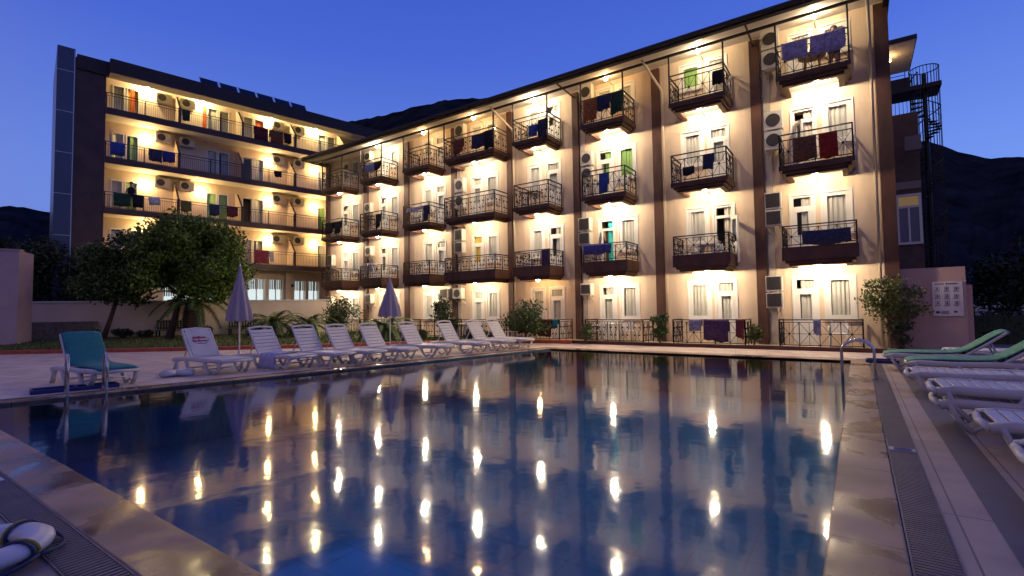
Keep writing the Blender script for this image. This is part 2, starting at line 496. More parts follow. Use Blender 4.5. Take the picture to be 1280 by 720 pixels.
# pool outline (water edge), counter-clockwise
PNL = (-11.41, 1.45); PNR = (-0.2, 1.45); PFR = (-0.2, 15.1); PFL = (-8.9, 15.1)
def offs(d):     # outline grown by d
    s = 2.51 / 13.65
    return [(PNL[0] - d * 1.017 - d * s, PNL[1] - d), (PNR[0] + d, PNR[1] - d), (PFR[0] + d, PFR[1] + d), (PFL[0] - d * 1.017 + d * s, PFL[1] + d)]
def ring(mb, a, b, z0, z1):
    for i in range(4):
        j = (i + 1) % 4
        p = [a[i], a[j], b[j], b[i]]
        mb.prism([p[3], p[2], p[1], p[0]] if False else p[::-1], z0, z1)
IN = offs(0.0); C1 = offs(0.38); C2 = offs(0.61); C3 = offs(0.66)

deck = MB()
# deck sheet: everything round the pool (four trapezoids out to far corners)
OUT = [(-34, -14), (14, -14), (14, 17.9), (-13.2, 17.9)]
kerb_line = [(-46, -14), (-34, -2.6), (-26.2, 4.3), (-20.8, 8.8), (-17.7, 11.9), (-14.9, 15.0), (-13.0, 16.7), (-11.2, 17.55), (-9.5, 17.78), (1.3, 17.85)]
def sheet(name, polys, m, z):
    mb = MB()
    for p in polys: mb.add([(x, y, z) for x, y in p], [tuple(range(len(p)))])
    return struct(mb.build(name, m))
sheet('pool_deck', [
    [C2[0], C2[3], (-9.6, 17.8), (-11.2, 17.6), (-13.0, 16.75), (-14.9, 15.05), (-17.7, 11.95), (-20.8, 8.85), (-26.2, 4.35), (-34, -2.6), (-46, -14)][::-1],
    [C2[3], C2[2], (1.0, 17.9), (-9.6, 17.8)],
    [(-46, -14), (1.0, -14), C2[1], C2[0]],
    ], M_DECK, 0.0)
sheet('side_deck', [[(0.41, -14), (9.5, -14), (9.5, 19.3), (1.0, 19.3), (1.0, 17.9), (0.41, 15.71)]], M_DECKR, 0.004)
sheet('side_path', [[(2.4, 19.3), (9.5, 19.3), (9.5, 60), (2.4, 60)]], mat('blue_grey_paving', (0.2, 0.19, 0.2), 0.6, var=0.15, scale=2), -0.004)
sheet('grey_strip', [[(0.66, -14), (0.9, -14), (0.9, 17.8), (0.66, 17.8)], [(1.17, -14), (1.42, -14), (1.42, 17.8), (1.17, 17.8)]], M_GREYT, 0.008)
cope = MB(); ring(cope, IN, C1, -0.35, 0.014)
struct(bevel(cope.build('pool_coping', M_COPE), 0.012, 2))
# overflow grating: transverse bars over a dark gutter
gut = MB(); ring(gut, C1, C2, -0.2, -0.02)
struct(gut.build('overflow_gutter', M_DARK))
gr = MB()
y = -2.0
while y < 15.4:
    gr.box(0.195, 0.395, y, y + 0.022, -0.03, 0.010); y += 0.036
x = -12.0
while x < 0.0:
    if x < -0.05: gr.box(x, x + 0.024, 0.855, 1.055, -0.03, 0.010)
    x += 0.040
for (xa, ya), (xb, yb) in ((C1[3], C1[0]),):
    n = 260
    for i in range(n):
        t = (i + 0.5) / n
        px = xa + (xb - xa) * t; py = ya + (yb - ya) * t
        gr.bar((px - 0.012, py + 0.002, -0.008), (px - 0.21, py + 0.04, -0.008), 0.018, 0.036)
for sx in (0.183, 0.398): gr.box(sx, sx + 0.010, -2, 15.4, -0.03, 0.012)
for sy in (0.84, 1.058): gr.box(-12.0, -0.0, sy, sy + 0.010, -0.03, 0.012)
struct(gr.build('overflow_grate', M_GRATE))
sheet('foredeck', [[(-46, -14), (0.17, -14), (0.17, 0.835), (-30, 0.835)]], mat('foredeck_paving', (0.22, 0.18, 0.18), 0.5, var=0.2, scale=3), 0.004)

# pool basin and water
bas = MB()
zb = -1.15
for i in range(4):
    a = IN[i]; b = IN[(i + 1) % 4]
    bas.quad((a[0], a[1], 0.0), (b[0], b[1], 0.0), (b[0], b[1], zb), (a[0], a[1], zb))
bas.quad(*[(p[0], p[1], zb) for p in IN])
struct(bas.build('pool_basin', M_POOL))
wt = MB(); e = 0.002
wt.quad((IN[0][0]+e, IN[0][1]+e, -0.035), (IN[1][0]-e, IN[1][1]+e, -0.035), (IN[2][0]-e, IN[2][1]-e, -0.035), (IN[3][0]+e, IN[3][1]-e, -0.035))
struct(wt.build('pool_water', M_WATER))

# depth tiles let into the grating
def depth_tile(x, y, along_x, label):
    t = empty('depth_marker', (x, y, 0.012), 0 if along_x else R(90), label, 'depth tile')
    MB().box(-0.1, 0.1, -0.06, 0.06, 0, 0.006).build('tile', M_TILEW, t, world_space=False)
    k = MB().box(-0.062, 0.07, -0.04, 0.04, 0.006, 0.009)
    k.build('number_panel', M_TILEB, t, world_space=False)
depth_tile(0.295, 6.05, True, 'white depth tile with dark blue marking in the right hand pool grating')
depth_tile(-6.05, 0.93, False, 'white depth tile with blue panel in the near left grating beside the lifebuoy')

# red kerb along lawn, and lawn
kb = MB()
for (a, b) in zip(kerb_line[:-1], kerb_line[1:-1]):
    kb.bar((a[0], a[1], 0.06), (b[0], b[1], 0.06), 0.34, 0.14)
struct(kb.build('lawn_kerb', M_KERB))
back = [(-60, -10), (-48, -2), (-37, 4.5), (-31, 12), (-29.5, 19.5), (-27.9, 19.6), (-24, 18.0), (-20, 18.0), (-15, 18.0), (-9.5, 18.0)]
lw = MB(); 
for i in range(len(kerb_line) - 2):
    a, b = kerb_line[i], kerb_line[i + 1]; c, d = back[i + 1], back[i]
    lw.quad((a[0], a[1], 0.09), (b[0], b[1], 0.09), (c[0], c[1], 0.3 if i < 4 else 0.12), (d[0], d[1], 0.3 if i < 5 else 0.12))
struct(lw.build('lawn', M_LAWN))
gb = MB(); rg = random.Random(5)
for k in range(9000):
    i = rg.randrange(1, 6); a, b, c, d = kerb_line[i], kerb_line[i+1], back[i+1], back[i]
    u, w = rg.random(), rg.random() ** 1.6 * 0.75 + 0.03
    x = (a[0]*(1-u)+b[0]*u)*(1-w) + (d[0]*(1-u)+c[0]*u)*w; y = (a[1]*(1-u)+b[1]*u)*(1-w) + (d[1]*(1-u)+c[1]*u)*w
    z = 0.09 + 0.2 * w - 0.01; h = rg.uniform(0.05, 0.13); an = rg.uniform(0, 6.28); q = 0.02
    gb.add([(x - q*math.cos(an), y - q*math.sin(an), z), (x + q*math.cos(an), y + q*math.sin(an), z), (x + rg.uniform(-.04,.04), y + rg.uniform(-.04,.04), z + h)], [(0,1,2)])
tag(gb.build('grass_tufts', M_GRASS), 'short green lawn grass between the red kerb and the garden wall', 'grass', kind='stuff')

# ------------------------------------------------------------------ main hotel building
YW = 19.26; YB = 18.0
hotel = empty('hotel_building', (-12, YW, 0), 0, 'long cream four storey hotel with brown pilasters and iron balconies facing the pool', 'building')
XL0, XR0 = -27.75, 1.05
FL = {0: 0.08, 1: 2.9, 2: 5.88, 3: 8.83}
WTOP = {0: 2.34, 1: 5.12, 2: 8.06, 3: 10.68}
# columns: balcony left, right, window x0,x1, door x0,x1
COLS = {
 1: (-1.95, 0.09, (-0.84, -0.08), (-1.76, -1.1)),
 2: (-5.44, -3.49, (-5.23, -4.47), (-4.25, -3.59)),
 3: (-9.05, -7.16, (-7.97, -7.22), (-8.86, -8.19)),
 4: (-12.42, -10.58, (-12.3, -11.6), (-11.33, -10.63)),
 5: (-16.59, -13.45, (-14.9, -14.19), (-15.8, -15.13)),
 6: (-19.5, -17.57, (-19.22, -18.5), (-18.27, -17.61)),
 7: (-23.02, -21.17, (-21.9, -21.18), (-22.75, -22.12)),
 8: (-26.62, -24.62, (-25.4, -24.66), (-26.3, -25.62)),
}
DX = {2: {2: -0.1, 3: -0.1}, 4: {2: -0.08, 3: -0.08}, 1: {2: 0.13, 3: 0.13}}
holes = []
for c, (bl, br, w, d) in COLS.items():
    for f in range(4):
        dx = DX.get(c, {}).get(f, 0.0)
        zt = WTOP[f]
        holes.append((w[0]+dx, w[1]+dx, (FL[f] + 0.86) if f else 0.95, zt, c, f, 'window'))
        holes.append((d[0]+dx, d[1]+dx, FL[f] + 0.02, zt, c, f, 'door'))
def wall_holes(mb, hs, x0, x1, z0, z1, y):
    xs = sorted({x0, x1} | {h[0] for h in hs} | {h[1] for h in hs})
    zs = sorted({z0, z1} | {h[2] for h in hs} | {h[3] for h in hs})
    for a, b in zip(xs, xs[1:]):
        run = None
        for p, q in zip(zs, zs[1:]):
            mx, mz = (a + b) / 2, (p + q) / 2
            inside = any(h[0] < mx < h[1] and h[2] < mz < h[3] for h in hs)
            if not inside: mb.quad((a, y, p), (b, y, p), (b, y, q), (a, y, q))
    for h in hs:
        D = 0.62
        mb.quad((h[0], y, h[2]), (h[0], y, h[3]), (h[0], y + D, h[3]), (h[0], y + D, h[2]))
        mb.quad((h[1], y, h[2]), (h[1], y + D, h[2]), (h[1], y + D, h[3]), (h[1], y, h[3]))
        mb.quad((h[0], y, h[3]), (h[1], y, h[3]), (h[1], y + D, h[3]), (h[0], y + D, h[3]))
        mb.quad((h[0], y, h[2]), (h[0], y + D, h[2]), (h[1], y + D, h[2]), (h[1], y, h[2]))
fw = MB(); wall_holes(fw, holes, XL0, XR0, -0.2, 11.0, YW)
fw.box(XL0, XR0, YW + 0.63, 31, -0.2, 11.0)
fw.quad((XR0, YW, -0.2), (XR0, YW + 0.63, -0.2), (XR0, YW + 0.63, 11.0), (XR0, YW, 11.0))
fw.quad((XL0, YW, -0.2), (XL0, YW, 11.0), (XL0, YW + 0.63, 11.0), (XL0, YW + 0.63, -0.2))
fw.build('wall', M_WALL, hotel)

GREENC = {(2, 3, 'window'), (3, 2, 'window'), (3, 2, 'door')}
def curtain(x0, x1, z0, z1, y, m, parent, amp=0.025, per=0.13, seed=0):
    rr = random.Random(seed); n = max(10, int((x1 - x0) / per * 8)); mb = MB(); vs = []
    ph = rr.uniform(0, 6)
    for i in range(n + 1):
        t = i / n; x = x0 + (x1 - x0) * t
        a = amp * (math.sin(2 * math.pi * (x - x0) / per + ph + math.sin(t * 7 + ph)) + 0.4 * math.sin(5.1 * (x - x0) / per))
        vs.append((x, y + a * 0.7, z1)); vs.append((x, y + a, z0))
    mb.add(vs, [(2*i, 2*i+1, 2*i+3, 2*i+2) for i in range(n)])
    return mb.build('curtain', m, parent, smooth=True)
def opening(h):
    x0, x1, z0, z1, c, f, kind = h
    rr = random.Random(c * 31 + f * 7 + (3 if kind == 'door' else 0))
    y = YW + 0.05
    fr = 0.075
    mb = MB()
    mb.box(x0, x0 + fr, y - 0.03, y + 0.04, z0, z1); mb.box(x1 - fr, x1, y - 0.03, y + 0.04, z0, z1)
    mb.box(x0 + fr, x1 - fr, y - 0.03, y + 0.04, z1 - fr, z1); mb.box(x0 + fr, x1 - fr, y - 0.03, y + 0.04, z0, z0 + fr)
    mb.box(x0 - 0.06, x0, YW - 0.025, YW + 0.0, z0 - 0.0, z1 + 0.06); mb.box(x1, x1 + 0.06, YW - 0.025, YW, z0, z1 + 0.06)
    mb.box(x0, x1, YW - 0.025, YW, z1, z1 + 0.06)
    opened = (c, f, kind) in {(2, 1, 'door'), (1, 2, 'door'), (3, 1, 'door')}
    if kind == 'door':
        tz = z1 - 0.42
        mb.box(x0 + fr, x1 - fr, y - 0.03, y + 0.04, tz - 0.05, tz + 0.05)
        if not opened:
            mb.box(x0 + fr, x0 + fr + 0.09, y - 0.04, y + 0.03, z0 + fr, tz - 0.05); mb.box(x1 - fr - 0.09, x1 - fr, y - 0.04, y + 0.03, z0 + fr, tz - 0.05)
            mb.box(x0 + fr + .09, x1 - fr - .09, y - 0.038, y + 0.03, z0 + fr, z0 + 0.86)
            mb.box(x0 + fr + .09, x1 - fr - .09, y - 0.04, y + 0.03, tz - 0.14, tz - 0.05)
    else:
        mb.box(x0 + fr, x0 + fr + 0.05, y - 0.036, y + 0.03, z0 + fr, z1 - fr); mb.box(x1 - fr - 0.05, x1 - fr, y - 0.036, y + 0.03, z0 + fr, z1 - fr)
        mb.box(x0 + fr + .05, x1 - fr - .05, y - 0.036, y + 0.03, z0 + fr, z0 + fr + 0.05); mb.box(x0 + fr + .05, x1 - fr - .05, y - 0.036, y + 0.03, z1 - fr - .05, z1 - fr)
        mb.box(x0 - 0.08, x1 + 0.08, YW - 0.07, YW - 0.026, z0 - 0.05, z0 - 0.004)
    o = mb.build('door' if kind == 'door' else 'window', M_PVC, hotel)
    if opened:   # leaf swung out over the balcony
        hx = x1 - fr if c == 2 else x0 + fr
        ang = R(55) if c == 2 else R(120)
        W = x1 - x0 - 2 * fr
        T = Matrix.Translation((hx, y - 0.05, 0)) @ Matrix.Rotation(-ang if c == 2 else -R(60), 4, 'Z')
        lf = MB(T)
        tz = z1 - 0.42 - 0.06
        lf.box(0, 0.09, -0.03, 0.03, z0 + 0.05, tz); lf.box(W - 0.09, W, -0.03, 0.03, z0 + 0.05, tz)
        lf.box(0.09, W - 0.09, -0.03, 0.03, z0 + 0.05, z0 + 0.8); lf.box(0.09, W - 0.09, -0.03, 0.03, tz - 0.1, tz)
        lf.build('door_leaf', M_PVC, o)
        lg = MB(T); lg.box(0.09, W - 0.09, -0.005, 0.005, z0 + 0.8, tz - 0.1); lg.build('leaf_pane', M_GLASS, o)
    else:
        pz0 = z0 + 0.86 if kind == 'door' else z0 + fr + 0.05
        pg = MB(); pg.quad((x0 + 0.11, y, pz0), (x1 - 0.11, y, pz0), (x1 - 0.11, y, z1 - 0.1), (x0 + 0.11, y, z1 - 0.1)); pg.build('pane', M_GLASS, o)
    lit = (c, f, kind) in {(2, 0, 'door'), (2, 0, 'window'), (5, 1, 'door'), (6, 3, 'window'), (6, 3, 'door'), (5, 0, 'door'), (5, 2, 'door')}
    bk = MB(); bk.quad((x0, YW + 0.6, z0), (x1, YW + 0.6, z0), (x1, YW + 0.6, z1), (x0, YW + 0.6, z1))
    bk.build('room_back', M_LITROOM if lit else M_ROOM, o)
    cm = M_CURT
    if (c, f) == (3, 2) or (c, f) == (2, 3) and kind == 'window': cm = M_CGREEN
    if (c, f, kind) == (3, 1, 'door'): cm = M_CTEAL
    if (c, f, kind) == (5, 1, 'door'): cm = M_CYEL
    W = x1 - x0
    if kind == 'door':
        if opened: curtain(x0 + W * 0.5, x1 - 0.05, z0 + 0.1, z1 - 0.08, y + 0.07, cm, o, seed=c * 9 + f)
        else:
            a = rr.choice([0.0, 0.0, 0.25, 0.4])
            if a == 0 or lit: curtain(x0 + 0.03, x1 - 0.03, z0 + 0.1, z1 - 0.06, y + 0.06, cm, o, seed=c * 9 + f)
            else: curtain(x0 + 0.03 + W * a, x1 - 0.03, z0 + 0.1, z1 - 0.06, y + 0.06, cm, o, seed=c * 9 + f)
    else:
        a = rr.choice([0.0, 0.0, 0.0, 0.15])
        curtain(x0 + 0.03 + W * a, x1 - 0.03, z0 + 0.05, z1 - 0.06, y + 0.06, cm, o, seed=c * 9 + f + 100)
for h in holes: opening(h)

# pilasters, brackets, pipes
for xa, xb in ((0.72, 1.08), (-2.88, -2.56), (-6.45, -6.12), (-10.0, -9.71), (-13.53, -13.25), (-17.08, -16.78), (-20.6, -20.28), (-24.1, -23.75), (-27.8, -27.5)):
    MB().box(xa, xb, YW - 0.14, YW - 0.002, -0.1, 10.86).build('pilaster', M_BROWN, hotel)
    if round(xa, 2) in (-2.88, -10.0): MB().bar(((xa + xb) / 2, YW - 0.1, 10.62), ((xa + xb) / 2, YB - 0.4, 10.67), 0.05, 0.06).build('eaves_bracket', M_BROWN, hotel)
for xp in (-6.02, -13.15):
    p = MB(); p.tube([(xp - 0.3, 17.75, 10.66), (xp - 0.25, 17.85, 10.55), (xp - 0.02, YW - 0.2, 9.95), (xp, YW - 0.12, 9.8), (xp, YW - 0.12, 0.1)], 0.042, 8)
    p.build('downpipe', M_PIPE, hotel, smooth=True)
p = MB(); p.tube([(0.55, 17.8, 10.6), (0.6, YW - 0.1, 10.1), (0.6, YW - 0.1, 0.1)], 0.045, 8); p.build('downpipe', M_PIPE, hotel, smooth=True)
for xd, zt in ((-2.38, 10.3), (-9.52, 10.6), (-16.6, 10.3)):
    MB().box(xd - 0.11, xd + 0.11, YW - 0.1, YW - 0.003, 0.1, zt).build('cable_duct', M_DUCT, hotel)

# roof
RX0, RX1 = -27.75, 1.12
rf = MB()
rf.box(RX0, RX1, 17.42, 17.6, 10.68, 10.93)
rf.box(RX0, RX0 + 0.16, 17.6, 31, 10.68, 10.93); rf.box(RX1 - 0.16, RX1, 17.6, 31, 10.68, 10.93)
rf.add([(RX0, 17.42, 10.934), (RX1, 17.42, 10.934), (RX1 - 3, 24.5, 12.4), (RX0 + 3, 24.5, 12.4), (RX0, 31.6, 10.934), (RX1, 31.6, 10.934)], [(0,1,2,3), (3,2,5,4), (0,3,4), (1,5,2)])
roof = rf.build('roof', M_DARKROOF, hotel)
sf = MB(); sf.quad((RX0 + 0.16, 17.6, 10.70), (RX0 + 0.16, YW + 0.02, 10.96), (RX1 - 0.16, YW + 0.02, 10.96), (RX1 - 0.16, 17.6, 10.70))
sf.build('soffit', M_WHITEP, hotel)
MB().box(-27.5, 1.2, YB - 0.04, YB + 0.04, 10.58, 10.66).build('eaves_beam', M_IRON, hotel)
gt = MB(); gt.tube([(RX0, 17.36, 10.8), (RX1, 17.36, 10.8)], 0.07, 8); gt.build('gutter', M_DARKROOF, hotel)

# iron railing panel between two points on a floor
def railing(mb, p, q, z0, z1, seed=0, star=True, second=0.17, w=0.022):
    p = Vector((p[0], p[1], 0)); q = Vector((q[0], q[1], 0)); L = (q - p).length
    def at(t, z): v = p + (q - p) * t; return (v.x, v.y, z)
    mb.bar(at(0, z1), at(1, z1), 0.045, 0.035)
    zs = z1 - second
    if second: mb.bar(at(0, zs), at(1, zs), 0.028, 0.028)
    else: zs = z1 - 0.08; mb.bar(at(0, zs), at(1, zs), 0.02, 0.02)
    zb = z0 + 0.07
    mb.bar(at(0, zb), at(1, zb), 0.026, 0.026)
    n = max(1, round(L / 0.5))
    for i in range(n + 1):
        t = i / n
        big = (i in (0, n))
        mb.bar(at(t, z0), at(t, z1 if big else zs), 0.04 if big else 0.024)
    for i in range(n):
        a, b = i / n, (i + 1) / n; m = (a + b) / 2; zm = (zb + zs) / 2
        if star:
            for t, z in ((a, zb), (b, zb), (a, zs), (b, zs), (m, zb), (m, zs), (a, zm), (b, zm)):
                mb.bar(at(m, zm), at(t, z), 0.013)
            c = at(m, zm); mb.box(c[0]-.03, c[0]+.03, c[1]-.03, c[1]+.03, c[2]-.03, c[2]+.03)
        else:
            for s in (0.3, 0.7):
                t = a + (b - a) * s
                pts = []
                for k in range(9):
                    u = k / 8; pts.append(at(t + (b - a) * 0.13 * math.sin(u * 2 * math.pi + (s > .4) * math.pi), zb + (zs - zb) * u))
                mb.tube(pts, 0.011, 4)
                for zz in (0.3, 0.7):
                    c = at(t, zb + (zs - zb) * zz); mb.box(c[0]-.022, c[0]+.022, c[1]-.022, c[1]+.022, c[2]-.03, c[2]+.03)

def balcony(c, f):
    xl, xr = COLS[c][0], COLS[c][1]
    z = FL[f]
    mb = MB()
    box1 = (f == 1)
    fr = 0.06
    if box1:      # first floor: deep plain fascia
        mb.box(xl, xr, YB, YB + 0.1, z - 0.06, z + 0.36)
        mb.box(xl, xl + 0.1, YB + 0.1, YW - 0.002, z - 0.06, z + 0.36); mb.box(xr - 0.1, xr, YB + 0.1, YW - 0.002, z - 0.06, z + 0.36)
        zz = z - 0.06
    else:
        mb.box(xl, xr, YB, YB + 0.1, z - 0.14, z + 0.02)
        mb.box(xl, xl + 0.1, YB + 0.1, YW - 0.002, z - 0.14, z + 0.02); mb.box(xr - 0.1, xr, YB + 0.1, YW - 0.002, z - 0.14, z + 0.02)
        zz = z - 0.14
    for k, ins in enumerate((0.09, 0.18)):
        a, b = ins, ins + 0.16
        t0, t1 = zz - 0.085 * (k + 1), zz - 0.085 * k
        if k == 1: t0, t1 = t0, t1
        mb.box(xl + a, xr - a, YB + a, YB + b, t0, t1)
        mb.box(xl + a, xl + b, YB + b, YW - 0.002, t0, t1); mb.box(xr - b, xr - a, YB + b, YW - 0.002, t0, t1)
    B = mb.build('balcony', M_BROWN, hotel)
    fl = MB(); fl.box(xl + 0.1, xr - 0.1, YB + 0.1, YW - 0.002, z - 0.13 if not box1 else z - 0.05, z)
    fl.build('floor_slab', M_WHITEP, B)
    rb = MB(); y0 = YB + 0.04
    if box1: zb_, zt_, sec = z + 0.36, z + 1.04, 0.0
    else: zb_, zt_, sec = z + 0.02, z + 1.03, 0.18
    xa, xb = xl + 0.04, xr - 0.04
    railing(rb, (xa, y0), (xb, y0), zb_, zt_, star=c < 4 or f == 0, second=sec)
    railing(rb, (xa, y0), (xa, YW - 0.06), zb_, zt_, star=False, second=sec)
    railing(rb, (xb, y0), (xb, YW - 0.06), zb_, zt_, star=False, second=sec)
    if f == 3:
        for xx in (xa, xb): rb.bar((xx, y0, z), (xx, y0, 10.6), 0.05)
    rb.build('railing', M_IRON, B)
for c in COLS:
    for f in (1, 2, 3): balcony(c, f)
# lamps
def wall_lamp(x, y, z, parent, m, dirn=(0, -1), r=0.075):
    b = MB(); d = Vector((dirn[0], dirn[1], 0))
    b.bar(Vector((x, y, z)) , Vector((x, y, z)) + d * 0.72, 0.03, 0.03)
    o = b.build('wall_lamp', M_PVC, parent)
    gl = MB(); c = Vector((x, y, z)) + d * (0.725 + r); gl.sphere(c, r, 8, 6); gl.build('globe', m, o, smooth=True)
for c, (bl, br, w, d) in COLS.items():
    for f in range(4):
        if (c, f) == (8, 3): continue
        xm = (max(min(w), min(d)) + min(max(w), max(d))) / 2 + DX.get(c, {}).get(f, 0.0)
        z = {0: 2.68, 1: 5.6, 2: 8.56, 3: 10.72}[f]
        kv = random.Random(c * 17 + f * 5).choice((0.5, 0.75, 0.85, 1.0, 1.0, 1.15))
        m = mat('lamp_globe_%d' % int(kv * 100), (1, 0.9, 0.75), 0.4, emit=(1.0, 0.75 + 0.04 * kv, 0.46 + 0.08 * kv), es=LAMP * kv)
        if (c, f) in {(4, 0), (6, 3), (3, 3), (5, 3)}: m = mat('lamp_dim', (1, .9, .7), emit=(1.0, 0.62, 0.28), es=LAMP * (0.3))
        wall_lamp(xm, YW - 0.003, z, hotel, m)

# ground floor terrace
tr = MB(); tr.box(-23.5, 0.9, YB - 0.02, YW - 0.002, -0.1, 0.08); tr.build('terrace_floor', M_TERR, hotel)
pl = MB(); pl.box(-12.9, 1.1, YB - 0.17, YB - 0.022, -0.1, 0.12); pl.build('terrace_plinth', M_PLINTH, hotel)
for c in COLS:
    xl, xr = {1: (-2.1, 0.1), 2: (-5.5, -3.12), 3: (-9.0, -6.62), 4: (-12.56, -10.2), 5: (-16.5, -13.7), 6: (-19.4, -17.3), 7: (-23, -21), 8: (-26.6, -24.5)}[c]
    rb = MB(); railing(rb, (xl, YB + 0.04), (xr, YB + 0.04), 0.08, 0.95, star=c < 3, second=0.0)
    railing(rb, (xl, YB + 0.04), (xl, YW - 0.1), 0.08, 0.95, star=False, second=0.0); railing(rb, (xr, YB + 0.04), (xr, YW - 0.1), 0.08, 0.95, star=False, second=0.0)
    rb.build('terrace_railing', M_IRON, hotel)

# air conditioners
def ac_unit(x0, x1, z0, z1, fan, yb=YW - 0.16, parent=hotel, dep=0.3):
    mb = MB(); y1 = yb; y0 = yb - dep
    mb.box(x0, x1, y0, y1, z0, z1)
    for xx in (x0 + 0.08, x1 - 0.08):
        mb.bar((xx, y0 + 0.02, z0 - 0.02), (xx, YW - 0.01, z0 - 0.02), 0.03); mb.bar((xx, y0 + 0.05, z0 - 0.03), (xx, YW - 0.01, z0 - 0.26), 0.025)
    o = mb.build('air_conditioner', M_AC, parent)
    gm = MB(); cx, cz = (x0 + x1) / 2, (z0 + z1) / 2
    if fan:
        rr = min(x1 - x0, z1 - z0) * 0.40
        n = 20; vs = [(cx + rr * math.cos(2*math.pi*k/n), y0 - 0.012, cz + rr * math.sin(2*math.pi*k/n)) for k in range(n)] + [(cx + rr * math.cos(2*math.pi*k/n), y0 - 0.001, cz + rr * math.sin(2*math.pi*k/n)) for k in range(n)]
        gm.add(vs, [tuple(range(n))] + [(k, (k+1) % n, n+(k+1) % n, n+k) for k in range(n)])
    else:
        k = z0 + 0.05
        while k < z1 - 0.05:
            gm.box(x0 + 0.03, x1 - 0.04, y0 - 0.014, y0 - 0.001, k, k + 0.026); k += 0.034
    gm.build('fan_grille', M_ACD, o)
for a in [(-2.44,-1.9,10.25,10.9,1),(-2.44,-1.9,9.55,10.18,1),(-2.44,-1.88,7.42,8.05,1),(-2.44,-1.9,6.74,7.36,1),(-2.5,-2.0,4.7,5.26,0),(-2.5,-2.0,4.12,4.66,0),
          (-2.56,-2.06,1.9,2.42,0),(-2.56,-2.06,1.33,1.85,0),(-9.45,-8.9,10.25,10.9,1),(-9.45,-8.95,7.45,8.03,1),(-9.45,-8.95,6.85,7.36,1),
          (-9.62,-9.1,4.67,5.22,0),(-9.62,-9.1,4.09,4.6,0),(-9.58,-9.1,1.98,2.45,0),(-16.55,-15.95,10.15,10.8,1),(-16.57,-16.0,7.35,8.05,1),(-16.57,-16.0,6.55,7.25,1),(-16.6,-16.1,4.9,5.47,0),(-16.6,-16.1,4.3,4.82,0),
          (-16.76,-16.2,2.0,2.5,1),(-17.66,-17.12,2.02,2.52,0),(-23.6,-23.1,10.2,10.8,1),(-23.6,-23.1,7.2,7.75,1),(-23.55,-23.05,4.65,5.2,1),(-27.2,-26.72,4.3,4.95,0),(-27.3,-26.75,1.85,2.36,0),(-23.55,-23.05,1.9,2.4,0)]:
    ac_unit(*a)

# ------------------------------------------------------------------ second hotel block on the left
LA = math.atan(0.1905)
block = empty('hotel_block', (-35.333, 9.8, 0), -LA, 'five storey hotel block at far left with long lit balconies and brown fascia', 'building')
TB = Matrix.Translation((-35.333, 9.8, 0)) @ Matrix.Rotation(-LA, 4, 'Z')
LY = 17.5
SL = [4.73, 7.54, 10.48, 13.35]
WX = -1.38
lh = []
D4 = [(0.42, 1.02), (1.1, 1.75), (5.42, 6.06), (6.12, 6.78), (7.64, 8.32), (8.38, 9.06), (12.98, 13.65), (13.72, 14.4)]
tops = [6.62, 9.58, 12.48, 15.38]
for i, z in enumerate(SL):
    for k, (a, b) in enumerate(D4): lh.append((a, b, z + 0.03, tops[i], i, k))
GW = [(3.1, 4.5, 1.5, 3.3), (4.6, 6.1, 1.5, 3.3), (8.0, 9.25, 1.0, 3.86), (9.4, 10.45, 1.0, 3.86), (11.2, 12.15, 0.4, 3.8), (12.25, 13.2, 0.4, 3.8)]
for k, gq in enumerate(GW): lh.append((gq[0], gq[1], gq[2], gq[3], 9, k))
# build in (u=y along, facing +x): reuse wall_holes in a rotated frame: local (x->along y, y-> -x)
TW = TB @ Matrix(((0, -1, 0, WX), (1, 0, 0, 0), (0, 0, 1, 0), (0, 0, 0, 1)))     # (a, depth, z) -> local (WX - depth, a, z)
mb = MB(TW); wall_holes(mb, [h[:4] for h in lh], 0.0, LY, -0.3, 15.93, 0.0)
mb.box(0.0, LY, 0.63, 11, -0.3, 15.93)
mb.build('wall', M_WALL2, block)
mb = MB(TB)
for z in SL: mb.box(WX + 0.002, 0.06, 0.002, LY, z - 0.27, z)
slab = mb.build('balcony_slab', M_WHITEP, block)
mb = MB(TB)
for z in SL: mb.box(0.062, 0.14, 0.0, LY, z - 0.3, z + 0.05)
mb.build('slab_edge', M_BROWN2, block)
mb = MB(TB); mb.box(-6, 0.02, -1.36, -0.002, -0.3, 15.94); mb.build('brown_pylon', M_BROWN2, block)
mb = MB(TB); mb.box(-6, 0.06, -2.12, -1.362, -0.3, 16.35); 
bp_ = mb.build('glazed_panel', M_BPANEL, block)
mb = MB(TB)
for z in (3.5, 5.8, 8.1, 10.4, 12.7, 15.0): mb.box(0.061, 0.066, -2.12, -1.37, z, z + 0.03)
mb.box(0.061, 0.075, -1.41, -1.37, -0.3, 16.3)
mb.build('panel_joint', M_ALU, block)
mb = MB(TB); mb.box(-0.2, 0.75, 0.1, LY + 1, 15.28, 16.1); mb.box(-12, -0.2, -1.30, LY + 1, 15.95, 16.1); mb.box(-0.2, 0.12, -1.30, 0.1, 15.28, 16.1); mb.build('roof_fascia', M_DARKROOF if False else mat('brown_roof_fascia', (0.035, 0.02, 0.017), 0.6, var=0.2), block)
mb = MB(TB); mb.quad((0.74, 0.11, 15.275), (0.74, LY + 1, 15.275), (-0.21, LY + 1, 15.275), (-0.21, 0.11, 15.275)); mb.quad((-0.21, 0.0, 15.275), (-0.21, LY, 15.275), (WX - .01, LY, 15.9), (WX - 0.01, 0.0, 15.9))
mb.build('soffit', M_WHITEP, block)
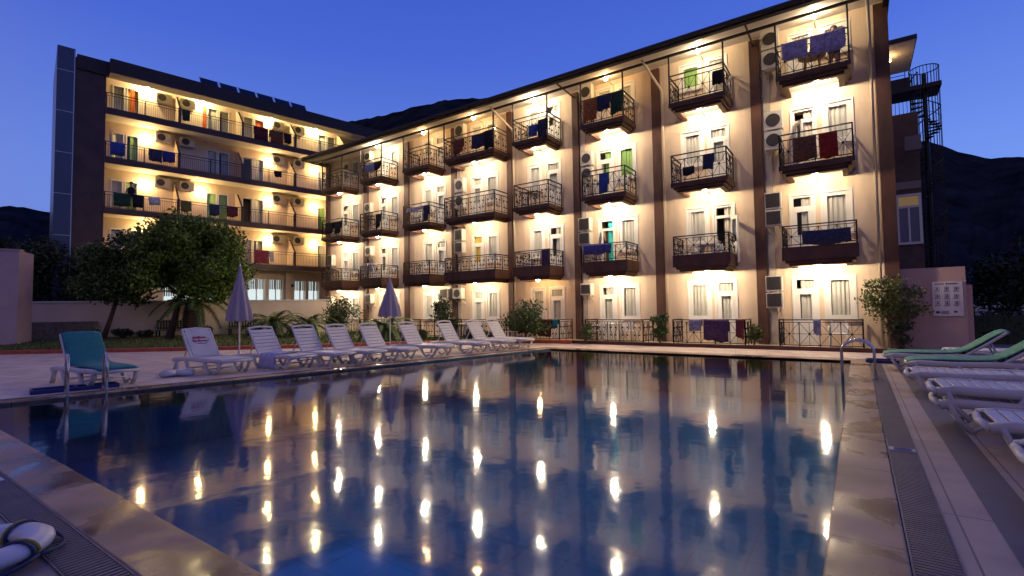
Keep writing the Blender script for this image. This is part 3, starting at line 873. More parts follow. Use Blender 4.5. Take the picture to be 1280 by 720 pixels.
# railings: plain vertical bars
for i, z in enumerate(SL):
    rb = MB(TB)
    rb.bar((0.03, 0, z + 0.98), (0.03, LY, z + 0.98), 0.04, 0.035); rb.bar((0.03, 0, z + 0.82), (0.03, LY, z + 0.82), 0.025); rb.bar((0.03, 0, z + 0.1), (0.03, LY, z + 0.1), 0.025)
    a = 0.05
    while a < LY: rb.bar((0.03, a, z + 0.1), (0.03, a, z + 0.82), 0.014); a += 0.11
    for a in (0.03, 1.85, 3.56, 5.35, 7.2, 8.95, 10.68, 12.6, 14.4): rb.bar((0.03, a, z), (0.03, a, z + 1.0), 0.05)
    rb.build('balcony_railing', M_IRON, block)
    for a in (3.62, 7.24, 10.76, 14.6):
        dv = MB(TB); t = 0.05
        prof = [(WX + 0.01, z + 0.002), (0.0, z + 0.002), (0.0, z + 1.05), (WX + 0.45, z + 2.0), (WX + 0.01, z + 2.25)]
        vs = [(x, a - t, zz) for x, zz in prof] + [(x, a + t, zz) for x, zz in prof]; n = 5
        dv.add(vs, [tuple(range(n)), tuple(range(2*n - 1, n - 1, -1))] + [(k, n + k, n + (k+1) % n, (k+1) % n) for k in range(n)])
        dv.build('balcony_divider', M_WALL2, block)
        if i < 3 or True:
            db = MB(TB); db.bar((0.05, a, z), (0.05, a, z + 1.06), 0.13, 0.1); db.bar((0.02, a, z + 1.08), (WX + 0.45, a, z + 2.04), 0.1, 0.035)
            db.build('divider_post', M_BROWN2, block)
TWL = TW
def bl_opening(h):
    a, b, z0, z1, i, k = h
    rr = random.Random(i * 13 + k)
    mb = MB(TWL); f = 0.06
    mb.box(a, a + f, -0.02, 0.06, z0, z1); mb.box(b - f, b, -0.02, 0.06, z0, z1); mb.box(a + f, b - f, -0.02, 0.06, z1 - f, z1); mb.box(a + f, b - f, -0.02, 0.06, z0, z0 + f)
    if i == 9: mb.box((a + b) / 2 - 0.03, (a + b) / 2 + 0.03, -0.015, 0.05, z0 + f, z1 - f)
    o = mb.build('window' if i == 9 or k % 2 else 'balcony_door', M_PVC, block)
    gq = MB(TWL); gq.quad((a + f, 0.02, z0 + f), (b - f, 0.02, z0 + f), (b - f, 0.02, z1 - f), (a + f, 0.02, z1 - f)); gq.build('pane', M_GLASS, o)
    lit = i == 9
    m = M_LOBBY if lit else M_ROOM
    if (i, k) in {(2, 0), (1, 0), (3, 1)}: m = M_LITROOM
    bq = MB(TWL); bq.quad((a, 0.6, z0), (b, 0.6, z0), (b, 0.6, z1), (a, 0.6, z1)); bq.build('room_back', m, o)
    cm = {(3, 1): M_CYEL, (3, 5): M_CRED, (2, 1): M_CGREEN, (1, 1): M_CGREEN, (1, 2): M_CGREEN, (1, 3): M_CGREEN, (1, 6): M_CGREEN}.get((i, k), M_CURT)
    if i == 9:
        cz = MB(TWL); x = a + 0.08
        while x < b - 0.1:
            cz.box(x, x + 0.07, 0.1, 0.12, z1 - 0.75, z1 - 0.06); x += 0.12
        cz.build('valance', mat('brown_valance', (0.2, 0.14, 0.09), 0.9), o)
        ob = MB(TWL); rr2 = random.Random(k)
        for q in range(4):
            x = rr2.uniform(a + 0.1, b - 0.4); ob.box(x, x + rr2.uniform(.15, .35), 0.3, 0.5, z0, z0 + rr2.uniform(0.4, 1.5))
        ob.build('room_furniture', mat('room_dark', (0.1, 0.09, 0.1), 0.8), o)
        return
    if (i, k) in {(2, 4), (1, 4)}: return
    # curtains
    n = 24; vs = []
    W = b - a; s0 = rr.choice([0.0, 0.0, 0.3])
    for q in range(n + 1):
        t = q / n; x = a + 0.05 + (W - 0.1) * (s0 + (1 - s0) * t); am = 0.025 * math.sin(t * 38 + k)
        vs += [(x, 0.16 + am * 0.6, z1 - 0.05), (x, 0.16 + am, z0 + 0.05)]
    cq = MB(TWL); cq.add(vs, [(2*q, 2*q+1, 2*q+3, 2*q+2) for q in range(n)]); cq.build('curtain', cm, o, smooth=True)
for h in lh: bl_opening(h)
# red side curtains hung outside the top floor doors
for a0 in (1.28, 5.16):
    cq = MB(TWL); cq.box(a0, a0 + 0.2, -0.05, -0.03, 13.5, 15.35); cq.build('door_curtain', M_CRED, block)
def bl_lamp(a, z, m, r=0.075):
    b = MB(TB); b.bar((WX + 0.003, a, z), (WX + 0.24, a, z), 0.04)
    o = b.build('wall_lamp', M_PVC, block)
    gl = MB(TB); gl.sphere((WX + 0.24 + r, a, z), r, 8, 6); gl.build('globe', m, o, smooth=True)
for i in range(4):
    for a in (2.1, 5.08, 9.4, 12.72):
        if i == 2 and a == 5.08: continue
        if i == 3: bl_lamp(a, 15.6, M_LAMPT, 0.08)
        else: bl_lamp(a, [6.6, 9.5, 12.38][i], M_LAMPY)
    for a in (2.95, 4.25, 9.95, 11.45):
        z0 = [6.5, 9.45, 12.35, 14.9][i]
        T = TB
        mb = MB(T); mb.box(WX + 0.06, WX + 0.36, a - 0.4, a + 0.4, z0, z0 + 0.55); mb.bar((WX, a - 0.25, z0 - 0.03), (WX + 0.36, a - 0.25, z0 - 0.03), 0.03); mb.bar((WX, a + 0.25, z0 - 0.03), (WX + 0.36, a + 0.25, z0 - 0.03), 0.03)
        o = mb.build('air_conditioner', M_AC, block)
        gm = MB(T); n = 18; rr = 0.22
        gm.add([(WX + 0.368, a - 0.1 + rr * math.cos(6.2832*k/n), z0 + 0.275 + rr * math.sin(6.2832*k/n)) for k in range(n)], [tuple(range(n))]); gm.build('fan_grille', M_ACD, o)
bl_lamp(11.0, 3.4, mat('unlit_lamp', (0.03, 0.03, 0.05), 0.4), 0.12)
# ground floor frontage: soffit light of lobby spills out through the panes
MB(TB).box(WX + 0.01, WX + 0.3, 10.55, 10.85, -0.3, 4.4).build('column', M_WALL2, block)
# solar water heaters on the roof
for k in range(6):
    a = 5.9 + k * 1.25
    s = empty('solar_collector', tuple(TB @ Vector((-3.2, a, 15.96))), -LA, '', 'solar panel', 'solar collectors in a row on the left hotel roof')
    s['label'] = 'dark tilted solar collector in the row standing on the left hotel roof'
    pb = MB(); pb.add([(0.9, -0.52, 0.75), (0.9, 0.52, 0.75), (-0.1, 0.52, 2.15), (-0.1, -0.52, 2.15), (0.86, -0.52, 0.68), (0.86, 0.52, 0.68), (-0.14, 0.52, 2.08), (-0.14, -0.52, 2.08)], [(0,1,2,3), (7,6,5,4), (0,4,5,1), (1,5,6,2), (2,6,7,3), (3,7,4,0)])
    pb.build('panel', M_SOLAR, s, world_space=False)
    lg = MB(); lg.bar((0.93, 0.55, 0.73), (-0.08, 0.55, 2.15), 0.05); lg.bar((0.93, -0.55, 0.73), (-0.08, -0.55, 2.15), 0.05)
    for yy in (-0.4, 0.4): lg.bar((0.8, yy, 0), (0.8, yy, 0.8), 0.04); lg.bar((-0.1, yy, 0), (-0.1, yy, 2.07), 0.04)
    lg.build('frame', M_ALU, s, world_space=False)

# ------------------------------------------------------------------ boundary walls, garden
def thing(name, loc, label, cat, group=None, rz=0.0): return empty(name, loc, rz, label, cat, group)
W0 = Vector((-35.5, 4.9, 0)); W1 = Vector((-25.3, 17.7, 0))
dw = (W1 - W0).normalized(); nw = Vector((dw.y, -dw.x, 0))
mb = MB(); mb.bar(W0 + Vector((0,0,1.0)), W1 + Vector((0,0,1.0)), 0.25, 2.1)
gwall = empty('garden_wall', tuple(W0), 0, 'long cream rendered garden wall behind the lawn, trees and benches', 'wall')
mb.build('wall_panel', mat('garden_wall_render', (0.82, 0.66, 0.48), 0.85, var=0.08, scale=1.2, bump=0.12), gwall)
mb = MB(); mb.bar(W0 + Vector((0,0,2.1)), W1 + Vector((0,0,2.1)), 0.34, 0.08); mb.build('wall_coping', M_WHITEP, gwall)
mb = MB(); a_ = W0 + nw * 0.5; b_ = W0 + dw * 5.2 + nw * 0.5; mb.bar(a_ + Vector((0,0,0.55)), b_ + Vector((0,0,0.55)), 0.4, 1.1)
tag(bevel(mb.build('stone_wall', M_STONE), 0.03), 'low rough stone wall at the foot of the garden wall on the left', 'wall')
pw = empty('rendered_wall', (-31, 4.5, 0), 0, 'tall pinkish grey rendered wall end at the left edge above the bushes', 'wall')
mb = MB(); mb.box(-33.6, -30.35, 5.4, 5.75, 0, 4.3); mb.box(-30.7, -30.35, 5.75, 7.0, 0, 4.3)
q = Matrix.Translation((-30.35, 5.5, 0)) @ Matrix.Rotation(R(62), 4, 'Z') @ Matrix.Translation((30.35, -5.5, 0))
mb.T = q
mb.build('wall_face', mat('pink_render', (0.5, 0.36, 0.36), 0.85, var=0.08, scale=1.5, bump=0.2), pw)
mb = MB(q); mb.box(-33.6, -30.3, 5.36, 5.8, 4.3, 4.36); mb.build('wall_cap', mat('pink_render', (0.5, 0.36, 0.36)), pw)

def rand_quad(mb, rng, c, size, nrm=None):
    n = Vector((rng.gauss(0,1), rng.gauss(0,1), rng.gauss(0,1) + 0.4)).normalized()
    a = n.cross(Vector((rng.gauss(0,1), rng.gauss(0,1), rng.gauss(0,1)))).normalized(); b = n.cross(a)
    L = size * rng.uniform(0.7, 1.3); w = L * 0.45
    c = Vector(c)
    mb.add([c - a * L * 0.5, c - b * w * 0.5, c + a * L * 0.5 + n * L * 0.08, c + b * w * 0.5], [(0, 1, 2, 3)])
def crown(rng, clumps, leaves, size, spread):
    """clumps: list of (centre, radius); leaves scattered in and on each clump"""
    mb = MB()
    tot = sum(r ** 2 for c, r in clumps)
    for c, r in clumps:
        k = int(leaves * r * r / tot)
        for _ in range(k):
            d = Vector((rng.gauss(0,1), rng.gauss(0,1), rng.gauss(0,1))).normalized()
            rr = r * (rng.random() ** 0.45) * (1 + rng.uniform(-.1, spread))
            p = Vector(c) + Vector((d.x * rr, d.y * rr, d.z * rr * 0.8))
            rand_quad(mb, rng, p, size)
    return mb
def make_clumps(rng, centre, rad, n, rmin, rmax, flat=1.0):
    out = []
    for i in range(n):
        d = Vector((rng.gauss(0,1), rng.gauss(0,1), rng.gauss(0,1))).normalized()
        t = rng.random() ** 0.4
        out.append((Vector(centre) + Vector((d.x * rad[0] * t, d.y * rad[1] * t, d.z * rad[2] * t * flat)), rng.uniform(rmin, rmax)))
    return out
def tree(name, base, top, rad, label, leafm, leaves, size, n=26, rmin=0.5, rmax=0.95, trunk_r=0.16, lean=(0, 0), seed=1, group=None, zc=None):
    rng = random.Random(seed)
    t = empty(name, base, 0, label, 'tree', group)
    B = Vector(base); C = Vector((base[0] + lean[0], base[1] + lean[1], zc if zc else top - rad[2]))
    cl = make_clumps(rng, C, (rad[0] - rmin, rad[1] - rmin, rad[2] - rmin * 0.8), n, rmin, rmax)
    crown(rng, cl, leaves, size, 0.25).build('crown', leafm, t)
    tk = MB()
    fork = B + (C - B) * 0.55
    tk.tube([B, B + (fork - B) * 0.5 + Vector((rng.uniform(-.1, .1), rng.uniform(-.1, .1), 0)), fork], [trunk_r * 1.15, trunk_r * 0.9, trunk_r * 0.75], 10)
    for c, r in cl[:9]:
        m = fork + (Vector(c) - fork) * 0.5 + Vector((rng.uniform(-.2, .2), rng.uniform(-.2, .2), 0.1))
        tk.tube([fork, m, c], [trunk_r * 0.6, trunk_r * 0.35, trunk_r * 0.12], 6)
    tk.build('trunk', M_BARK, t, smooth=True)
    return t
tree('leafy_tree', (-27.4, 10.24, 0.2), 6.6, (2.95, 2.95, 2.5), 'full round leafy tree with straight trunk standing before the left hotel block', M_LEAF, 30000, 0.2, n=95, rmin=0.42, rmax=0.85, lean=(0.5, 0.6), seed=4)
tree('leafy_tree', (-30.0, 8.4, 0.2), 5.6, (2.3, 2.3, 2.0), 'darker leafy tree with thin leaning trunk left of the round one', mat('shade_leaf', (0.06, 0.105, 0.013), 0.6, island=0.55), 15000, 0.2, n=50, rmin=0.4, rmax=0.8, trunk_r=0.11, lean=(1.4, 0.5), seed=5)
tree('dark_tree', (-36.5, 6.9, 0), 5.9, (2.6, 2.6, 2.5), 'dark tree behind the garden wall close to the pinkish wall', M_LEAFD, 13000, 0.24, n=34, rmin=0.7, rmax=1.2, seed=6, zc=3.4)
tree('dark_tree', (-35.3, 9.6, 0), 5.7, (2.3, 2.3, 2.4), 'dark tree behind the garden wall between the far left tree and the leaning tree', M_LEAFD, 12000, 0.24, n=32, rmin=0.7, rmax=1.2, seed=7, zc=3.3)

def bush(name, c, rad, label, leafm, leaves, size, seed, cat='shrub', group=None, n=10):
    rng = random.Random(seed)
    t = empty(name, (c[0], c[1], c[2]), 0, label, cat, group)
    C = (c[0], c[1], c[2] + rad[2])
    cl = make_clumps(rng, C, (rad[0] * .65, rad[1] * .65, rad[2] * .65), n, min(rad) * 0.38, min(rad) * 0.62)
    crown(rng, cl, leaves, size, 0.35).build('foliage', leafm, t)
    st = MB()
    for k in range(5):
        q = cl[k % len(cl)][0]; st.tube([Vector(c), (Vector(c) + Vector(q)) * 0.5, q], [0.03, 0.02, 0.008], 5)
    st.build('stem', M_BARK, t)
    return t
LG = 'shrubs growing along the lawn'
def P2(px, d):     # a point on the ground strip in front of the garden wall, px along it (0..1), d metres towards the pool
    p = W0 + (W1 - W0) * px + nw * d
    return (p.x, p.y, 0.15)
for i, (t, d, r, h, lab) in enumerate([
    (-0.02, 3.2, 0.9, 0.85, 'dark bushy shrub at the far left below the pinkish wall'),
    (0.10, 2.6, 0.75, 0.75, 'dark shrub beside the foot of the pinkish wall end'),
    (0.17, 2.0, 0.6, 0.6, 'loose shrub on the lawn above the teal lounger left side'),
    (0.33, 1.3, 0.55, 0.5, 'small shrub right of the leaning trunk by the garden wall'),
    (0.40, 1.2, 0.7, 0.5, 'low spreading shrub between the leaning trunk and the straight trunk'),
    (0.47, 1.3, 0.5, 0.45, 'low shrub left of the first green bench'),
    (0.63, 1.5, 0.55, 0.55, 'rounded shrub between the thick palm stump and the second bench'),
    (0.77, 1.4, 0.6, 0.55, 'shrub behind the closed umbrella near the second bench'),
    (0.90, 1.4, 0.6, 0.5, 'shrub at the foot of the fan of palm fronds')]):
    p = P2(t, d); bush('garden_shrub', p, (r, r, h * 0.6), lab, M_LEAFD if i % 2 == 0 else mat('shrub_leaf', (0.035, 0.055, 0.015), 0.6, island=0.6), 900, 0.12, 40 + i, group=LG)

# palms
def frond(mb, base, az, L, rise, droop, rng, w=0.34, nl=30):
    d = Vector((math.cos(az), math.sin(az), 0)); side = Vector((-d.y, d.x, 0))
    pts = []
    for k in range(nl + 1):
        u = k / nl
        pts.append(Vector(base) + d * (L * u * (1 - 0.15 * u)) + Vector((0, 0, rise * L * u - droop * L * u * u)))
    mb.tube(pts[::3] + [pts[-1]], [0.02] * len(pts[::3]) + [0.006], 4)
    for k in range(2, nl + 1):
        u = k / nl; ww = w * math.sin(min(1, u * 1.4 + 0.12) * math.pi * 0.62 + 0.2) * (1.1 - 0.5 * u)
        t = (pts[k] - pts[k - 1]).normalized()
        for s in (-1, 1):
            tip = pts[k] + side * s * ww + t * ww * 0.55 - Vector((0, 0, ww * 0.25 * rng.uniform(.4, 1.5)))
            b = t * 0.035
            mb.add([pts[k] - b, pts[k] + b, tip], [(0, 1, 2)])
def palm(name, base, trunk_h, trunk_r, n, L, label, seed, group=None, low=0.15, m=None, azr=None, droop=0.62):
    rng = random.Random(seed)
    t = empty(name, base, 0, label, 'palm', group)
    tk = MB(); prof = []
    k = 0; z = 0
    while z < trunk_h:
        r = trunk_r * (0.85 + 0.25 * math.sin(math.pi * min(1, z / trunk_h + .1))); prof += [(r * 0.9, z), (r * 1.08, z + 0.08), (r * 0.92, z + 0.1)]; z += 0.1
    tk.lathe(prof, base, 14, fold=0.06, folds=7); tk.build('trunk', M_BARK, t)
    fr = MB(); top = (base[0], base[1], base[2] + trunk_h)
    for i in range(n):
        az = (i * 2.39996) if azr is None else azr[0] + (azr[1] - azr[0]) * i / max(1, n - 1)
        u = i / n
        frond(fr, top, az + rng.uniform(-.2, .2), L * rng.uniform(.85, 1.1), 0.95 - u * (0.95 - low), droop + 0.2 * rng.random(), rng)
    fr.build('fronds', m or M_PALM, t)
    return t
palm('palm', (-26.5, 10.95, 0.2), 1.75, 0.42, 16, 2.1, 'stout palm with thick scaly stump beside the round leafy tree', 11, low=0.0)
palm('cycad', (-24.6, 13.9, 0.2), 0.7, 0.28, 22, 2.0, 'spreading low palm fronds behind the left closed umbrella', 12, low=0.1)
palm('cycad', (-23.2, 15.0, 0.2), 0.6, 0.26, 18, 1.7, 'second low palm right of the spreading one, nearer the hotel', 13, low=0.05)
palm('cycad', (-17.9, 15.4, 0.15), 0.5, 0.22, 20, 1.5, 'low palm in the bed before the hotel, left of the right closed umbrella', 14, low=0.1)

# bench
def bench(p, rz, label):
    t = empty('garden_bench', p, rz, label, 'bench', 'green slatted benches by the garden wall')
    b = MB()
    for k in range(7): b.box(-0.75 + k * 0.25 - 0.1, -0.75 + k * 0.25 + 0.1, 0.18, 0.21, 0.42, 0.86) if False else None
    for k in range(13): b.box(-0.78 + k * 0.13 - 0.04, -0.78 + k * 0.13 + 0.04, 0.2, 0.225, 0.45, 0.95)
    b.box(-0.85, 0.85, 0.226, 0.26, 0.5, 0.56); b.box(-0.85, 0.85, 0.226, 0.26, 0.84, 0.9)
    b.build('backrest', M_WOOD, t, world_space=False)
    s_ = MB()
    for k in range(4): s_.box(-0.85, 0.85, -0.25 + k * 0.11, -0.16 + k * 0.11, 0.40, 0.43)
    s_.build('seat', M_WOOD, t, world_space=False)
    for sx in (-0.7, 0.7):
        for sy in (-0.2, 0.2): MB().box(sx - 0.03, sx + 0.03, sy - 0.03, sy + 0.03, 0, 0.4).build('leg', M_IRON, t, world_space=False)
    return t
wa = math.atan2(dw.y, dw.x)
bench(P2(0.53, 0.7), wa, 'dark green slatted garden bench left of the thick palm stump')
bench(P2(0.735, 0.7), wa, 'dark green slatted garden bench right of the thick palm stump')

# planting in front of the hotel
bush('terrace_bush', (-11.35, 17.2, 0.1), (1.15, 0.9, 0.85), 'big rounded green bush in front of the hotel terrace beside the maroon towel', mat('bush_leaf', (0.045, 0.08, 0.015), 0.5, island=0.6), 3800, 0.12, 71, n=18)
bush('terrace_bush', (-5.9, 17.75, 0.12), (0.4, 0.35, 0.72), 'slim upright green bush beside the brown pilaster, third bay from right', mat('bush_leaf', (0.045, 0.08, 0.015)), 1500, 0.11, 72)
bush('terrace_bush', (-8.75, 17.6, 0.1), (0.38, 0.35, 0.42), 'small rounded light green bush at the terrace foot, beside the fourth pilaster', M_LEAFY, 1100, 0.1, 73)
bush('terrace_bush', (-2.9, 18.3, 0.1), (0.35, 0.3, 0.4), 'small yellowish green bush between the two rightmost terraces', M_LEAFY, 800, 0.1, 74)
bush('terrace_bush', (-15.3, 16.6, 0.1), (0.8, 0.7, 0.95), 'tall dark green bush right of the right closed umbrella', mat('shrub_leaf', (0.035, 0.055, 0.015)), 2200, 0.13, 75)
bush('terrace_bush', (-22.9, 16.7, 0.1), (1.0, 0.9, 1.25), 'tall dark shrub at the left end of the hotel', M_LEAFD, 2400, 0.14, 76)
for i, x in enumerate((-20.6, -19.3, -16.9, -14.2, -13.2, -12.75)):
    bush('low_hedge', (x, 16.9 + 0.2 * (i % 2), 0.1), (0.75, 0.4, 0.26), ['low hedge clump left of the low palm', 'low hedge clump under the low palm fronds', 'low hedge clump behind the right closed umbrella', 'low hedge clump in the bed left of the white table', 'low hedge clump before the terrace near the far loungers', 'low hedge clump touching the big rounded bush'][i], M_LEAFD if i % 2 else mat('shrub_leaf', (0.035, 0.055, 0.015)), 800, 0.09, 90 + i, group='low hedge along the hotel front')
# citrus tree at the right corner
rng = random.Random(21)
t = empty('citrus_tree', (0.8, 18.7, 0), 0, 'small citrus tree at the right corner of the hotel before the sign wall', 'tree')
cl = make_clumps(rng, (0.84, 18.7, 1.45), (0.72, 0.65, 0.6), 16, 0.22, 0.36)
crown(rng, cl, 2600, 0.11, 0.5).build('crown', M_LEAFY, t)
tk = MB()
for k in range(4):
    tk.tube([(0.78 + k * 0.04, 18.7, 0), (0.75 + 0.07 * k, 18.7, 0.5), cl[k][0]], [0.06, 0.045, 0.015], 6)
tk.build('trunk', M_BARK, t)
sh = make_clumps(rng, (0.9, 18.75, 0.6), (0.3, 0.25, 0.35), 6, 0.15, 0.25); crown(rng, sh, 700, 0.1, 0.4).build('lower_foliage', M_LEAFD, t)

# ------------------------------------------------------------------ sign wall, right hand buildings
swl = empty('sign_wall', (1.8, 19.55, 0), 0, 'pale pink garden wall right of the hotel, holding the white sign board', 'wall')
MB().box(1.10, 2.6, 19.42, 19.7, -0.1, 2.48).build('wall_panel', mat('pink_wall', (0.52, 0.36, 0.31), 0.85, var=0.08, scale=1.5, bump=0.15), swl)
MB().box(2.6, 2.78, 19.75, 20.1, -0.1, 1.95).build('end_pier', mat('pier_render', (0.6, 0.38, 0.32), 0.8, var=0.06), swl)
sb = empty('sign_board', (2.17, 19.41, 1.03), 0, 'white notice board with rows of small pool rule pictograms on the pink wall', 'sign')
MB().box(1.83, 2.52, 19.385, 19.418, 1.03, 2.05).build('panel', M_SIGN, sb)
ik = MB(); rng = random.Random(9); yS = 19.383
def ink(x0, x1, z0, z1): ik.box(x0, x1, yS - 0.003, yS, z0, z1)
x = 1.90
for wd in (0.03, 0.03, 0.035, 0.03, 0.03, 0.0, 0.035, 0.03, 0.035, 0.03, 0.04, 0.03):
    if wd: ink(x, x + wd, 1.965, 2.0)
    x += max(wd, 0.02) + 0.012
ik.build('heading', M_INK, sb); ik = MB()
for r in range(3):
    for c in range(3):
        cx = 1.95 + c * 0.215; cz = 1.84 - r * 0.21
        ink(cx - 0.05, cx + 0.05, cz + 0.045, cz + 0.052); ink(cx - 0.05, cx + 0.05, cz - 0.052, cz - 0.045); ink(cx - 0.05, cx - 0.043, cz - .045, cz + .045); ink(cx + 0.043, cx + 0.05, cz - .045, cz + .045)
        ink(cx - 0.012, cx + 0.012, cz + 0.008, cz + 0.032); ink(cx - 0.02, cx + 0.02, cz - 0.03, cz + 0.004)
        for q in range(2): ink(cx - 0.075, cx + rng.uniform(.03, .08), cz - 0.075 - q * 0.02, cz - 0.067 - q * 0.02)
        ik.build('pictogram', M_INK, sb); ik = MB()
ink(1.9, 1.985, 1.11, 1.18); ink(2.3, 2.38, 1.13, 1.18)
for q in range(4): ink(2.02, 2.2, 1.1 + q * 0.022, 1.108 + q * 0.022)
ik.build('footer_lettering', M_INK, sb)

an = empty('rear_building', (0.6, 26, 0), 0, 'dark rear building beside the hotel with one white framed window and a lit eave', 'building')
wr_ = [(1.42, 2.1, 5.35 - 1.35, 5.72)]
MB().box(-1.5, 2.2, 25.0, 36, -0.1, 9.0).build('wall', mat('dark_render', (0.12, 0.08, 0.07), 0.85, var=0.2), an)
MB().box(-1.5, 2.2, 24.96, 24.998, 5.95, 6.25).build('wall_band', mat('light_band', (0.3, 0.24, 0.2), 0.8), an)
w_ = MB(); x0, x1, z0, z1 = 1.38, 2.18, 3.75, 5.75
w_.box(x0, x0 + .09, 24.93, 24.996, z0, z1); w_.box(x1 - .09, x1, 24.93, 24.996, z0, z1); w_.box(x0 + .09, x1 - .09, 24.93, 24.996, z1 - .09, z1); w_.box(x0 + .09, x1 - .09, 24.93, 24.996, z0, z0 + .09)
w_.box(x0 + .09, x1 - .09, 24.94, 24.99, z1 - 0.55, z1 - 0.47); w_.box((x0 + x1) / 2 - .03, (x0 + x1) / 2 + .03, 24.94, 24.99, z0 + .09, z1 - .55)
win = w_.build('window', M_PVC, an)
MB().box(x0 + .09, x1 - .09, 24.97, 24.985, z0 + .09, z1 - 0.5).build('pane', mat('blue_pane', (0.1, 0.12, 0.2), 0.12), win)
MB().box(x0 + .09, x1 - .09, 24.965, 24.985, z1 - 0.46, z1 - 0.1).build('transom_pane', mat('lit_transom', (0.4, 0.3, 0.15), 0.5, emit=(1.0, 0.62, 0.2), es=0.12), win)
MB().box(-1.5, 2.08, 22.6, 25.6, 10.92, 11.08).build('eave', M_DARKROOF, an)
MB().box(-1.48, 2.05, 22.63, 25.58, 10.89, 10.918).build('eave_soffit', M_WHITEP, an)
MB().box(-1.5, 1.0, 25.1, 36, 9.0, 10.88).build('upper_wall', M_WALL2, an)
bl = MB(); bl.bar((1.3, 23.6, 10.888), (1.3, 23.6, 10.8), 0.06); bo = bl.build('eave_lamp', M_PVC, an)
g_ = MB(); g_.sphere((1.3, 23.6, 10.72), 0.07, 8, 6); g_.build('globe', mat('lamp_eave', (1, .9, .7), emit=(1.0, 0.62, 0.28), es=60), bo)
mb = MB(); mb.box(1.7, 2.2, 24.2, 24.5, 7.3, 7.85); 
mb.build('air_conditioner', mat('dark_ac', (0.2, 0.18, 0.17), 0.6), an)

sp = empty('spiral_stair', (2.93, 30.0, 0), 0, 'black iron spiral stair tower against the sky at right of the hotel', 'staircase')
cx, cy_ = 2.93, 30.0; Rs = 0.55
MB().tube([(cx, cy_, 0), (cx, cy_, 12.2)], 0.09, 10).build('post', M_IRON, sp)
st = MB(); rl = MB(); steps = 62; hz = 11.2 / steps; pr_ = None
for k in range(steps):
    a = k * R(27) + 0.6; z = 0.2 + k * hz
    a0, a1 = a - R(15), a + R(15)
    v = [(cx + .08*math.cos(a0), cy_ + .08*math.sin(a0)), (cx + Rs*math.cos(a0), cy_ + Rs*math.sin(a0)), (cx + Rs*math.cos(a1), cy_ + Rs*math.sin(a1)), (cx + .08*math.cos(a1), cy_ + .08*math.sin(a1))]
    st.prism(v, z, z + 0.05)
    p = Vector((cx + Rs*math.cos(a), cy_ + Rs*math.sin(a), z))
    rl.bar(p, p + Vector((0, 0, 1.0)), 0.022)
    pc = Vector((cx + Rs*math.cos(a), cy_ + Rs*math.sin(a), z + 1.0))
    if pr_: rl.bar(pr_, pc, 0.04); rl.bar(pr_ - Vector((0,0,.5)), pc - Vector((0,0,.5)), 0.018)
    pr_ = pc
st.build('treads', M_IRON, sp)
n = 26
for k in range(n):
    a = 2 * math.pi * k / n
    rl.bar((cx + Rs*math.cos(a), cy_ + Rs*math.sin(a), 0.3), (cx + Rs*math.cos(a), cy_ + Rs*math.sin(a), 12.45), 0.022)
for z in (12.45,):
    rl.tube([(cx + Rs*math.cos(2*math.pi*k/20), cy_ + Rs*math.sin(2*math.pi*k/20), z) for k in range(21)], 0.025, 5)
rl.build('railing', M_IRON, sp)
MB().box(0.6, 3.5, 29.5, 31.0, 11.4, 11.6).build('landing', M_IRON, sp); MB().box(0.6, 2.5, 30.5, 31.0, 8.9, 9.9).build('landing', M_IRON, sp); MB().box(1.2, 2.4, 29.6, 30.6, 11.6, 12.1).build('landing_panel', M_IRON, sp)
pr2 = MB()
for x in (1.5, 2.2): pr2.bar((x, 29.5, 11.6), (x, 29.5, 13.2), 0.03)
for z in (12.2, 12.7, 13.2): pr2.bar((0.6, 29.5, z), (2.2, 29.5, z), 0.025)
k = 0.65
while k < 2.4: pr2.bar((k, 30.5, 9.9), (k, 30.5, 11.4), 0.02); k += 0.15
pr2.build('landing_railing', M_IRON, sp)

# far right: hedge, trees, low white houses
hb = MB(); rng = random.Random(31)
for _ in range(3200):
    rand_quad(hb, rng, (rng.uniform(3.2, 7.5), rng.uniform(23.2, 24.3), 0.05 + 1.05 * rng.random() ** 0.6), 0.13)
hb.box(3.3, 7.4, 23.3, 24.2, 0.0, 0.95)
tag(hb.build('clipped_hedge', mat('hedge_leaf', (0.03, 0.05, 0.015), 0.6, island=0.5)), 'dark clipped hedge right of the pink sign wall behind the green loungers', 'hedge')
tree('dark_tree', (7.0, 27, 0), 6.0, (2.2, 2.0, 2.7), 'dark tree at the right edge behind the hedge', M_LEAFD, 6000, 0.26, n=24, rmin=0.6, rmax=1.1, seed=33, zc=2.9)
tree('dark_tree', (6.2, 33, 0), 3.9, (2.0, 2.0, 1.6), 'low dark tree behind the hedge, left of the right edge tree', M_LEAFD, 3500, 0.26, n=16, rmin=0.6, rmax=1.0, seed=34, zc=2.3)
for i, (x, w, h, dp) in enumerate(((6.0, 2.6, 1.6, 0), (9.0, 2.0, 2.2, 2), (11.4, 2.2, 1.3, 1))):
    b = empty('low_house', (x, 62 + dp, 0), 0, ['far low white house, leftmost beyond the hedge', 'far white house with a small upper box, middle beyond the hedge', 'far low white house, rightmost beyond the hedge'][i], 'house', 'far white houses beyond the hedge')
    MB().box(x - w/2, x + w/2, 62 + dp, 65 + dp, -0.2, h).build('wall', mat('far_white', (0.6, 0.6, 0.62), 0.8, var=0.08), b)
    MB().box(x - w/2 - .1, x + w/2 + .1, 61.9 + dp, 65.1 + dp, h, h + 0.15).build('roof', mat('far_roof', (0.3, 0.27, 0.26), 0.8), b)
    MB().box(x - 0.35, x + 0.1, 61.95 + dp, 61.99 + dp, 0.5, 1.1).build('window', M_ROOM, b)

